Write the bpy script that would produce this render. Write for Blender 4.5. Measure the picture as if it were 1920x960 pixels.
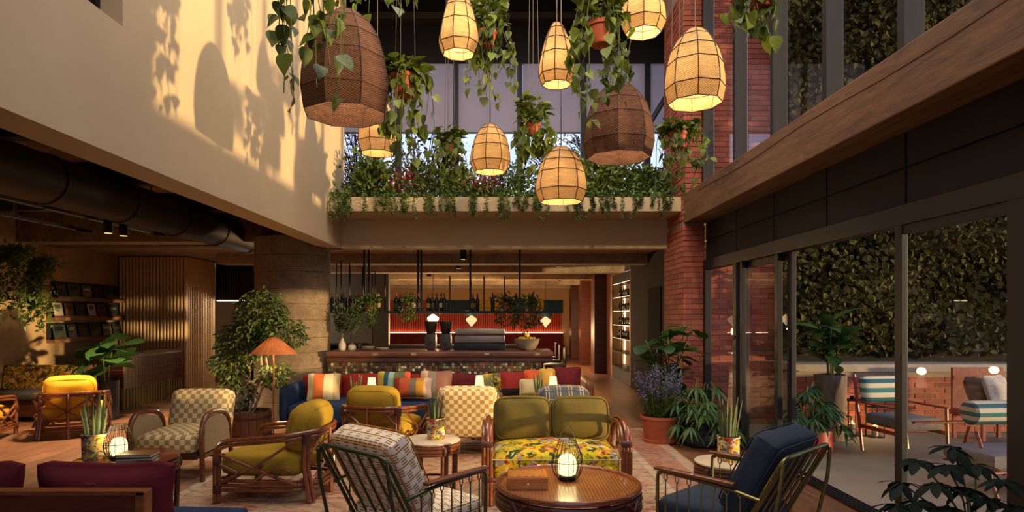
import bpy, math, random
import numpy as np
from mathutils import Vector, Matrix, Euler
for o in list(bpy.data.objects): bpy.data.objects.remove(o)
scene = bpy.context.scene
COL = scene.collection
RAD = math.radians
rnd = random.Random(11)
nr = np.random.RandomState(5)

# ------------------------------------------------------------ camera
F, EYE, VX, VY = 1150.0, 1.65, 944.0, 592.0        # focal length in pixels of a 1920x960 frame, eye height, vanishing point
cam = bpy.data.objects.new('camera', bpy.data.cameras.new('camera')); COL.objects.link(cam)
cam.location = (0, 0, EYE); cam.rotation_euler = (RAD(90), 0, 0)
cam.data.sensor_width = 36; cam.data.lens = 36 * F / 1920
cam.data.shift_x = (960 - VX) / 1920; cam.data.shift_y = (VY - 480) / 1920
cam.data.clip_end = 300
scene.camera = cam

def P(px, py, z=0):
    """point at height z under a pixel"""
    d = F * (EYE - z) / (py - VY)
    return Vector(((px - VX) * d / F, d, z))
def PD(px, py, d):
    """point at distance d behind a pixel"""
    return Vector(((px - VX) * d / F, d, EYE - (py - VY) * d / F))

# ------------------------------------------------------------ world, sun, exposure
def lin(c):
    if isinstance(c, str):
        c = tuple(int(c[i:i + 2], 16) / 255 for i in (0, 2, 4))
    return tuple(x / 12.92 if x <= .04045 else ((x + .055) / 1.055) ** 2.4 for x in c) + (1,)
w = bpy.data.worlds.new('sky'); scene.world = w; w.use_nodes = True
nt = w.node_tree; nt.nodes.clear()
tc = nt.nodes.new('ShaderNodeTexCoord'); sp = nt.nodes.new('ShaderNodeSeparateXYZ')
rp = nt.nodes.new('ShaderNodeValToRGB'); bg = nt.nodes.new('ShaderNodeBackground'); wo = nt.nodes.new('ShaderNodeOutputWorld')
nt.links.new(tc.outputs['Generated'], sp.inputs[0]); nt.links.new(sp.outputs['Z'], rp.inputs[0])
rp.color_ramp.elements[0].position = 0; rp.color_ramp.elements[0].color = lin('c6d0e8')
rp.color_ramp.elements[1].position = .6; rp.color_ramp.elements[1].color = lin('8aa4d8')
nt.links.new(rp.outputs[0], bg.inputs[0]); bg.inputs[1].default_value = 1.0
nt.links.new(bg.outputs[0], wo.inputs[0])

SUN_DIR = Vector((-1, .40, -.037))
sun = bpy.data.objects.new('sun', bpy.data.lights.new('sun', 'SUN')); COL.objects.link(sun)
sun.data.energy = 3.5; sun.data.color = (1, .71, .35); sun.data.angle = RAD(1.6)
sun.rotation_euler = SUN_DIR.to_track_quat('-Z', 'Y').to_euler(); sun.location = (14, 2, 5)

def area(name, loc, sx, sy, e, col, rot=(0, 0, 0)):
    l = bpy.data.lights.new(name, 'AREA'); l.shape = 'RECTANGLE'; l.size = sx; l.size_y = sy; l.energy = e; l.color = col
    o = bpy.data.objects.new(name, l); COL.objects.link(o); o.location = loc; o.rotation_euler = rot
    return o
sk = area('added_roof_light', (0.1, 5.3, 7.9), 4.6, 7.4, 215, (1, .83, .62)); sk.data.spread = RAD(160)      # area light added at the unseen roof to brighten the lounge

vs = scene.view_settings
vs.view_transform = 'Standard'; vs.look = 'None'; vs.exposure = 0.95; vs.gamma = 1; vs.use_curve_mapping = False

# ------------------------------------------------------------ materials
class NT:
    def __init__(s, name):
        s.m = bpy.data.materials.new(name); s.m.use_nodes = True; s.t = s.m.node_tree; s.t.nodes.clear()
        s.out = s.t.nodes.new('ShaderNodeOutputMaterial')
    def n(s, typ, **kw):
        x = s.t.nodes.new('ShaderNode' + typ)
        for k, v in kw.items():
            if k.startswith('i_'):
                key = k[2:]; x.inputs[int(key) if key.isdigit() else key].default_value = v
            else: setattr(x, k, v)
        return x
    def l(s, a, b): s.t.links.new(a, b)
    def math(s, op, a, b=None, c=None):
        x = s.n('Math', operation=op)
        for i, q in enumerate((a, b, c)):
            if q is None: continue
            if isinstance(q, (int, float)): x.inputs[i].default_value = q
            else: s.l(q, x.inputs[i])
        return x.outputs[0]
    def mix(s, fac, a, b, blend='MIX'):
        x = s.n('Mix', data_type='RGBA', blend_type=blend)
        for i, q in ((0, fac), (6, a), (7, b)):
            if isinstance(q, (int, float, tuple)): x.inputs[i].default_value = q
            else: s.l(q, x.inputs[i])
        return x.outputs[2]
    def ramp(s, fac, els, const=False):
        x = s.n('ValToRGB'); cr = x.color_ramp
        if const: cr.interpolation = 'CONSTANT'
        while len(cr.elements) < len(els): cr.elements.new(1)
        for e, (p, c) in zip(cr.elements, els): e.position = p; e.color = lin(c)
        s.l(fac, x.inputs[0]); return x.outputs[0]
    def coord(s, kind='Object', scale=(1, 1, 1), rot=(0, 0, 0)):
        tc = s.n('TexCoord'); mp = s.n('Mapping'); mp.inputs['Scale'].default_value = scale; mp.inputs['Rotation'].default_value = rot
        s.l(tc.outputs[kind], mp.inputs[0]); return mp.outputs[0]
    def noise(s, vec, scale, detail=4, rough=.55, out=0, distortion=0):
        x = s.n('TexNoise'); s.l(vec, x.inputs['Vector']); x.inputs['Scale'].default_value = scale
        x.inputs['Detail'].default_value = detail; x.inputs['Roughness'].default_value = rough; x.inputs['Distortion'].default_value = distortion
        return x.outputs[out]
    def finish(s, col, rough=.6, metal=0, bump=None, bstr=.3, bdist=.01, emit=None, estr=0, trans=0, spec=.5, coat=0):
        p = s.n('BsdfPrincipled')
        if isinstance(col, tuple): p.inputs['Base Color'].default_value = col
        else: s.l(col, p.inputs['Base Color'])
        if isinstance(rough, (int, float)): p.inputs['Roughness'].default_value = rough
        else: s.l(rough, p.inputs['Roughness'])
        p.inputs['Metallic'].default_value = metal; p.inputs['Specular IOR Level'].default_value = spec
        p.inputs['Coat Weight'].default_value = coat
        if emit is not None:
            p.inputs['Emission Color'].default_value = emit; p.inputs['Emission Strength'].default_value = estr
        if bump is not None:
            b = s.n('Bump'); b.inputs['Strength'].default_value = bstr; b.inputs['Distance'].default_value = bdist
            s.l(bump, b.inputs['Height']); s.l(b.outputs[0], p.inputs['Normal'])
        o = p.outputs[0]
        if trans:
            tr = s.n('BsdfTranslucent'); mx = s.n('MixShader'); mx.inputs[0].default_value = trans
            if isinstance(col, tuple): tr.inputs[0].default_value = col
            else: s.l(col, tr.inputs[0])
            s.l(o, mx.inputs[1]); s.l(tr.outputs[0], mx.inputs[2]); o = mx.outputs[0]
        s.l(o, s.out.inputs[0]); return s.m

MATS = {}
def mat(name, c1, c2=None, rough=.6, metal=0, ns=5, stretch=(1, 1, 1), bs=0, bstr=.25, rand=0, trans=0, emit=0, spec=.4, coat=0, detail=4, bd=.01):
    if name in MATS: return MATS[name]
    s = NT(name); c2 = c2 or c1; v = s.coord('Object', stretch)
    f = s.noise(v, ns, detail)
    col = s.ramp(f, [(.3, c1), (.7, c2)])
    if rand:
        oi = s.n('ObjectInfo'); k = s.math('MULTIPLY_ADD', oi.outputs['Random'], rand, 1 - rand / 2)
        hv = s.n('HueSaturation'); s.l(k, hv.inputs['Value']); s.l(col, hv.inputs['Color']); col = hv.outputs[0]
    bump = s.noise(v, bs, 5) if bs else None
    MATS[name] = s.finish(col, rough, metal, bump, bstr, bd, lin(c1) if emit else None, emit, trans, spec, coat)
    return MATS[name]

def m_wood(name, dark, light, axis='X', scale=1, rough=.45, coat=0, rand=0, bstr=.2):
    st = {'X': (.12, 1, 1), 'Y': (1, .12, 1), 'Z': (1, 1, .12)}[axis]
    s = NT(name); v = s.coord('Object', tuple(scale * q for q in st))
    if rand:
        oi = s.n('ObjectInfo'); ad = s.n('VectorMath', operation='ADD'); cb = s.n('CombineXYZ')
        k = s.math('MULTIPLY', oi.outputs['Random'], 37.0)
        for i in range(3): s.l(k, cb.inputs[i])
        s.l(v, ad.inputs[0]); s.l(cb.outputs[0], ad.inputs[1]); v = ad.outputs[0]
    a = s.noise(v, 14, 6, .65, distortion=.6); b = s.noise(v, 70, 3, .6)
    f = s.math('MULTIPLY_ADD', b, .35, s.math('MULTIPLY', a, .65))
    col = s.ramp(f, [(.32, dark), (.66, light)])
    if rand:
        hv = s.n('HueSaturation'); s.l(s.math('MULTIPLY_ADD', oi.outputs['Random'], rand, 1 - rand / 2), hv.inputs['Value'])
        s.l(col, hv.inputs['Color']); col = hv.outputs[0]
    MATS[name] = s.finish(col, rough, 0, f, bstr, .004, coat=coat); return MATS[name]

def m_brick():
    s = NT('brick'); oi = s.n('ObjectInfo'); v = s.coord('Object')
    c = s.ramp(oi.outputs['Random'], [(0, '7a3a28'), (.35, '9c4a30'), (.7, 'a9573a'), (1, '8a4634')])
    n = s.noise(v, 30, 5); c = s.mix(s.math('MULTIPLY', n, .45), c, lin('6b3a2c'))
    return s.finish(c, .85, 0, s.noise(v, 90, 5), .4, .006)

def m_check(name, a='e0d0a8', b='b8924c', stripe='86582a', cell=.05):
    """woven squares: plain cream ones alternate with striped ochre ones"""
    s = NT(name); v = s.coord('UV')
    ck = s.n('TexChecker'); s.l(v, ck.inputs[0]); ck.inputs['Scale'].default_value = 1 / cell
    sx = s.n('SeparateXYZ'); s.l(v, sx.inputs[0])
    st = s.math('GREATER_THAN', s.math('FRACT', s.math('MULTIPLY', sx.outputs[1], 5.0 / cell)), .62)
    col = s.mix(st, lin(b), s.mix(.5, lin(b), lin(stripe)))
    col = s.mix(ck.outputs['Fac'], col, lin(a))
    n = s.noise(v, 260, 3); n2 = s.noise(v, 9, 3)
    col = s.mix(s.math('MULTIPLY', n2, .3), col, lin('9c8456'))
    return s.finish(col, .92, 0, s.math('MULTIPLY_ADD', ck.outputs['Fac'], .4, n), .35, .004, spec=.2)

def m_dash(name):
    """cream cloth with short ochre dashes stacked in columns"""
    s = NT(name); v = s.coord('UV'); sx = s.n('SeparateXYZ'); s.l(v, sx.inputs[0])
    U, V = sx.outputs[0], sx.outputs[1]
    col_i = s.math('MODULO', s.math('FLOOR', s.math('MULTIPLY', U, 1 / .046)), 2.0)
    fu = s.math('FRACT', s.math('MULTIPLY', U, 1 / .046))
    dash = s.math('LESS_THAN', s.math('FRACT', s.math('MULTIPLY', V, 1 / .017)), .55)
    blk = s.math('LESS_THAN', s.math('FRACT', s.math('ADD', s.math('MULTIPLY', V, 1 / .102), s.math('MULTIPLY', col_i, .5))), .68)
    inn = s.math('LESS_THAN', s.math('ABSOLUTE', s.math('SUBTRACT', fu, .5)), .42)
    f = s.math('MULTIPLY', s.math('MULTIPLY', dash, blk), inn)
    line = s.math('LESS_THAN', s.math('FRACT', s.math('MULTIPLY', V, 1 / .102)), .09)
    f = s.math('MAXIMUM', f, line)
    col = s.mix(f, lin('e8dcc0'), lin('a8702a'))
    return s.finish(col, .9, 0, s.noise(v, 300, 2), .3, .003, spec=.2)

def m_floral(name, els, scale=13, kind='Object', dark='1d2a14'):
    s = NT(name); v = s.coord(kind)
    wn = s.n('TexNoise'); s.l(v, wn.inputs['Vector']); wn.inputs['Scale'].default_value = 9
    ad = s.n('VectorMath', operation='MULTIPLY_ADD'); s.l(wn.outputs['Color'], ad.inputs[0]); ad.inputs[1].default_value = (.09,) * 3; s.l(v, ad.inputs[2])
    vo = s.n('TexVoronoi'); s.l(ad.outputs[0], vo.inputs['Vector']); vo.inputs['Scale'].default_value = scale
    sx = s.n('SeparateColor'); s.l(vo.outputs['Color'], sx.inputs[0])
    c1 = s.ramp(sx.outputs[0], els, True)
    vo2 = s.n('TexVoronoi'); s.l(ad.outputs[0], vo2.inputs['Vector']); vo2.inputs['Scale'].default_value = scale * 2.6
    sx2 = s.n('SeparateColor'); s.l(vo2.outputs['Color'], sx2.inputs[0])
    c2 = s.ramp(sx2.outputs[1], els, True)
    lf = s.math('GREATER_THAN', s.noise(ad.outputs[0], scale * 1.3, 2), .58)
    col = s.mix(s.math('MULTIPLY', s.math('GREATER_THAN', sx2.outputs[2], .55), .8), c1, c2)
    col = s.mix(s.math('MULTIPLY', lf, .8), col, lin(dark))
    edge = s.math('LESS_THAN', vo.outputs['Distance'], .22)
    col = s.mix(s.math('MULTIPLY', edge, .35), col, lin('d9b98c'))
    return s.finish(col, .85, 0, s.noise(v, 240, 2), .2, .003, spec=.2)

def m_stripes(name, els, axis=0, bump=True):
    """bands of plain colour across the thing's own width"""
    s = NT(name); v = s.coord('Generated'); sx = s.n('SeparateXYZ'); s.l(v, sx.inputs[0])
    col = s.ramp(sx.outputs[axis], els, True)
    return s.finish(col, .9, 0, s.noise(s.coord('Object'), 250, 2), .2, .003, spec=.2)

def m_plaid():
    s = NT('plaid_cloth'); v = s.coord('UV'); sx = s.n('SeparateXYZ'); s.l(v, sx.inputs[0])
    f = None
    for ax in (0, 1):
        q = s.math('FRACT', s.math('MULTIPLY', sx.outputs[ax], 1 / .13))
        a = s.math('LESS_THAN', s.math('ABSOLUTE', s.math('SUBTRACT', q, .35)), .035)
        b = s.math('LESS_THAN', s.math('ABSOLUTE', s.math('SUBTRACT', q, .6)), .035)
        g = s.math('MAXIMUM', a, b); f = g if f is None else s.math('MAXIMUM', f, g)
    col = s.mix(s.math('MULTIPLY', f, .75), lin('3c444c'), lin('b8a078'))
    return s.finish(col, .9, 0, s.noise(v, 300, 2), .2, .003)

def m_wicker(name, dark, light, trans=0, fz=95, fa=60):
    """woven strands: fine rows around the shade crossed by upright strands"""
    s = NT(name); v = s.coord('Object'); sx = s.n('SeparateXYZ'); s.l(v, sx.inputs[0])
    n = s.noise(v, 18, 3)
    ang = s.math('ARCTAN2', sx.outputs[1], sx.outputs[0])
    rows = s.math('SINE', s.math('MULTIPLY_ADD', sx.outputs[2], fz * 6.283, s.math('MULTIPLY', n, 5.0)))
    cols = s.math('SINE', s.math('MULTIPLY', ang, fa))
    wv = s.math('MULTIPLY_ADD', s.math('MULTIPLY', rows, cols), .5, .5)
    pat = s.noise(s.coord('Object', (1, 1, 5)), 9, 5)
    f = s.math('MULTIPLY_ADD', wv, .45, s.math('MULTIPLY', pat, .6))
    col = s.ramp(f, [(.2, dark), (.85, light)])
    return s.finish(col, .8, 0, wv, .7, .008, trans=trans, spec=.2)

def m_glass(name, tint=(1, 1, 1, 1), ior=1.45):
    s = NT(name); ge = s.n('NewGeometry'); dt = s.n('VectorMath', operation='DOT_PRODUCT')
    s.l(ge.outputs['Normal'], dt.inputs[0]); s.l(ge.outputs['Incoming'], dt.inputs[1])
    c = s.math('SUBTRACT', 1.0, s.math('ABSOLUTE', dt.outputs['Value']))
    fr = s.math('MULTIPLY_ADD', s.math('POWER', c, 5.0), .6, .035)
    t = s.n('BsdfTransparent'); t.inputs[0].default_value = tint
    g = s.n('BsdfGlossy'); g.inputs['Roughness'].default_value = .01
    mx = s.n('MixShader'); s.l(fr, mx.inputs[0]); s.l(t.outputs[0], mx.inputs[1]); s.l(g.outputs[0], mx.inputs[2])
    s.l(mx.outputs[0], s.out.inputs[0]); return s.m

def m_emit(name, c, e):
    s = NT(name); x = s.n('Emission'); x.inputs[0].default_value = lin(c); x.inputs[1].default_value = e
    s.l(x.outputs[0], s.out.inputs[0]); return s.m

def m_rug():
    s = NT('rug_wool'); v = s.coord('Object'); sx = s.n('SeparateXYZ'); s.l(v, sx.inputs[0])
    X, Y = sx.outputs[0], sx.outputs[1]
    n1 = s.noise(v, 1.6, 6, .7); n2 = s.noise(s.coord('Object', (1, 2.2, 1)), 7, 8, .75); n3 = s.noise(v, 42, 4, .7)
    base = s.ramp(n2, [(.40, '76281f'), (.48, 'a04e38'), (.55, 'b4966f'), (.61, 'a68a68'), (.68, '66666a')])
    alt = s.ramp(n2, [(.36, '4c565e'), (.44, 'ac9270'), (.53, 'b8a07c'), (.60, '94432f')])
    col = s.mix(s.ramp(n1, [(.42, '000000'), (.58, 'ffffff')]), base, alt)
    # border bands and medallions woven into the rug
    ax = s.math('ABSOLUTE', X); ay = s.math('ABSOLUTE', Y)
    e = s.math('MINIMUM', s.math('SUBTRACT', 2.8, ax), s.math('SUBTRACT', 2.95, ay))
    def band(a, b): return s.math('MULTIPLY', s.math('GREATER_THAN', e, a), s.math('LESS_THAN', e, b))
    col = s.mix(s.math('MULTIPLY', band(.0, .14), .6), col, lin('a8947a'))
    col = s.mix(s.math('MULTIPLY', band(.14, .5), .5), col, lin('8a3e30'))
    col = s.mix(s.math('MULTIPLY', band(.5, .58), .7), col, lin('b8a688'))
    vo = s.n('TexVoronoi'); s.l(v, vo.inputs['Vector']); vo.inputs['Scale'].default_value = .95; vo.inputs['Randomness'].default_value = .15
    ring = s.math('SINE', s.math('MULTIPLY', vo.outputs['Distance'], 48.0))
    rf = s.math('MULTIPLY', s.math('GREATER_THAN', ring, .55), s.math('LESS_THAN', vo.outputs['Distance'], .48))
    col = s.mix(s.math('MULTIPLY', rf, s.math('MULTIPLY', n2, .75)), col, lin('5c4f52'))
    col = s.mix(s.math('MULTIPLY', n3, .28), col, lin('b8a484'))
    return s.finish(col, .95, 0, n3, .5, .006, spec=.1)

def m_mosaic():
    s = NT('mosaic_tiles'); v = s.coord('Object', (1, 0, 1))
    vo = s.n('TexVoronoi', distance='CHEBYCHEV'); s.l(v, vo.inputs['Vector']); vo.inputs['Scale'].default_value = 22; vo.inputs['Randomness'].default_value = 0
    sx = s.n('SeparateColor'); s.l(vo.outputs['Color'], sx.inputs[0])
    col = s.ramp(sx.outputs[0], [(0, '4a3a2a'), (.3, '5d5a34'), (.5, '3a2c24'), (.68, '7a4230'), (.8, '8d8a64'), (.92, 'd0c2a4')], True)
    g = s.math('GREATER_THAN', vo.outputs['Distance'], .44)
    col = s.mix(g, col, lin('1a1410'))
    return s.finish(col, .25, 0, s.math('SUBTRACT', 1.0, g), .3, .004)

def m_cane():
    s = NT('woven_cane'); v = s.coord('Object'); sx = s.n('SeparateXYZ'); s.l(v, sx.inputs[0])
    a = s.math('FRACT', s.math('MULTIPLY', sx.outputs[0], 42.0)); b = s.math('FRACT', s.math('MULTIPLY', sx.outputs[1], 42.0))
    h = s.math('MULTIPLY', s.math('LESS_THAN', s.math('ABSOLUTE', s.math('SUBTRACT', a, .5)), .24), s.math('LESS_THAN', s.math('ABSOLUTE', s.math('SUBTRACT', b, .5)), .24))
    n = s.noise(v, 8, 4)
    col = s.mix(n, lin('a86a34'), lin('8a4c22')); col = s.mix(h, col, lin('3a1a0c'))
    return s.finish(col, .3, 0, s.math('SUBTRACT', 1.0, h), .3, .003, coat=.45)

def m_leaf(name, c1, c2, trans=.25, rough=.45, ns=6, rand=.6, spec=.3):
    s = NT(name); v = s.coord('Object'); oi = s.n('ObjectInfo')
    f = s.math('MULTIPLY_ADD', oi.outputs['Random'], .5, s.math('MULTIPLY', s.noise(v, ns, 4), .7))
    col = s.ramp(f, [(.2, c1), (.9, c2)])
    return s.finish(col, rough, 0, None, trans=trans, spec=spec)

def m_concrete(name, a, b, board=False):
    s = NT(name); v = s.coord('Object'); n = s.noise(v, 3.5, 7, .65); n2 = s.noise(v, 28, 5)
    col = s.ramp(s.math('MULTIPLY_ADD', n2, .3, s.math('MULTIPLY', n, .75)), [(.34, a), (.68, b)]); bump = n2
    if board:
        g = s.noise(s.coord('Object', (.25, .25, 7)), 6, 6, .7)
        col = s.mix(s.math('MULTIPLY', g, .6), col, lin(a)); bump = g
    return s.finish(col, .9, 0, bump, .35, .012, spec=.2)

BRICK = m_brick()
GLASS = m_glass('clear_glass')
PLASTER = mat('cream_plaster', 'b5a07e', 'ae9878', .9, bs=18, bstr=.06, ns=1.2, spec=.15)
STEEL = mat('dark_steel', '181310', '1e1814', .55, .2, bs=0)
BLACK = mat('black_steel', '17171a', '1c1c1f', .5, .4)
CHARPANEL = mat('charcoal_panel', '262221', '2b2726', .85, spec=.1, bs=60, bstr=.05)  # the panels' own charcoal colour
CONC = m_concrete('raw_concrete', '4a3f36', '7b6a58')
BOARD = m_concrete('board_formed_concrete', '5e4c3a', '8e7a60', True)
MORTAR = mat('mortar', '8c7a66', '9a8874', .95, bs=60)
RATTAN = m_wood('rattan_cane', '4e2412', '8a4a24', 'X', 2, .3, .5)
RATBIND = mat('rattan_binding', '3a1c10', '52291a', .5, ns=60)
OCHRE = mat('ochre_cloth', '94741e', 'a5842a', .92, ns=3, bs=7, bstr=.35, bd=.03, spec=.15)
OLIVE = mat('olive_cloth', '5c4e20', '6c5c28', .9, ns=3, bs=6, bstr=.4, bd=.03, spec=.2)
YELLOW = mat('golden_yellow_cloth', 'c08a20', 'd09a2c', .9, ns=4, bs=10, bstr=.2, bd=.02, spec=.15)
NAVY = mat('navy_velvet', '12233f', '182c4c', .8, ns=4, bs=7, bstr=.25, bd=.03, spec=.3)
SLATE = mat('slate_blue_canvas', '242c38', '2c3644', .85, ns=4, bs=9, bstr=.4, bd=.03, spec=.3)
MAROON = mat('maroon_cloth', '4e1418', '5c1a1e', .9, ns=4, bs=9, bstr=.2, bd=.02, spec=.2)
RED = mat('brick_red_cloth', '7c2018', '8c281e', .9, ns=4, bs=8, bstr=.3, bd=.02, spec=.2)
TERRA = mat('terracotta', '96462a', 'a85636', .7, ns=6, bs=40, bstr=.1)
CHECK = m_check('checker_weave')
DASH = m_dash('dashed_weave')
FLORAL = m_floral('floral_print', [(0, 'd2a818'), (.3, 'c7b41e'), (.45, '8f8f20'), (.56, '2f4d22'), (.68, 'd0781e'), (.78, '9c8aa2'), (.86, 'dcc890'), (.93, 'b84a30')])
FLORALD = m_floral('dark_floral_print', [(0, 'a8861c'), (.3, 'c49a2a'), (.45, '5a5a1c'), (.6, '2c3a1c'), (.72, 'c88a3a'), (.82, '6a5478'), (.9, 'd8b878')], 15)
POTPRINT = m_floral('painted_pot', [(0, 'd9b24a'), (.3, 'd8c9a4'), (.5, 'b8402c'), (.62, 'd8c9a4'), (.76, '4a6a8a'), (.86, 'c96a3a'), (.93, '5a7a3a')], 26, dark='5a3a24')
PLAID = m_plaid()
CANE = m_cane()
DARKWOOD = m_wood('dark_stained_wood', '2e140c', '5a2c18', 'X', 1.5, .4)
WALNUT = m_wood('walnut', '4a2612', '8a5026', 'X', 1.5, .35, .3)
OAKP = m_wood('oak_planks', '5a3a24', '946444', 'Y', 1.2, .38, .0, rand=.5, bstr=.12)
BEAMW = m_wood('aged_beam_wood', '3a2616', '74502f', 'Y', .9, .8, bstr=.7)
GREENM = mat('green_lacquered_steel', '3a4228', '444c30', .4, .6)
OLIVEM = mat('brass_green_steel', '6a6438', '7a7244', .35, .8)
STONE = mat('travertine', 'c4ae8c', 'd0bc9c', .5, ns=9, bs=30, bstr=.08)
WICKD = m_wicker('dark_wicker', '22130d', '6c4832', .04, 52, 60)
WICKL = m_wicker('pale_wicker', '8a6034', 'd0ac74', .085, 52, 60)
WIRE = mat('black_wire', '1a120e', '241812', .5, .5)
CORD = mat('hanging_cord', '4a443c', '5a5248', .8)
BULB = m_emit('lamp_bulb', 'ffd9a0', 14)
GLOW = m_emit('lantern_globe', 'f6ee9e', 1.15)
LED = m_emit('led_strip', 'ffe2ae', 6)
LEAFP = m_leaf('pothos_leaf', '182a0e', '6c7a28', .25)
LEAFD = m_leaf('dark_glossy_leaf', '142814', '3a5a26', .15, .4)
LEAFF = m_leaf('ficus_leaf', '1c2c14', '76843c', .25, ns=2.2)
LEAFI = m_leaf('ivy_leaf', '222810', '665a2c', .22, .75, ns=1.6, spec=.12)
LEAFH = m_leaf('hedge_leaf', '1c2c12', '586c28', .25, .6, ns=2.5)
LEAFG = m_leaf('grey_green_blade', '2a3a24', '7d8450', .1, .45, ns=18)
LAVEN = m_leaf('lavender_bloom', '3c3a5a', '7d78a8', .1, .8, ns=20)
REDFL = m_leaf('red_bloom', '5a1a14', '9a3a28', .1, .7, ns=9)
BARK = mat('pale_bark', '8a7458', 'a8927a', .85, ns=9, stretch=(1, 1, .3), bs=30, bstr=.3)
STEM = mat('green_stem', '3c4a1c', '55602a', .7)
SOIL = mat('potting_soil', '1c120c', '2a1c12', .95, bs=60, bstr=.6)

# ------------------------------------------------------------ mesh helpers
def cr(pts, n=5, closed=False):
    """smooth curve through points"""
    pts = [Vector(p) for p in pts]; out = []; N = len(pts)
    for i in range(N if closed else N - 1):
        p0 = pts[(i - 1) % N] if closed or i > 0 else pts[0] * 2 - pts[1]
        p1 = pts[i]; p2 = pts[(i + 1) % N]
        p3 = pts[(i + 2) % N] if closed or i + 2 < N else pts[-1] * 2 - pts[-2]
        for k in range(n):
            t = k / n
            out.append(.5 * ((2 * p1) + (p2 - p0) * t + (2 * p0 - 5 * p1 + 4 * p2 - p3) * t * t + (3 * p1 - p0 - 3 * p2 + p3) * t ** 3))
    if not closed: out.append(pts[-1])
    return out

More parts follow.
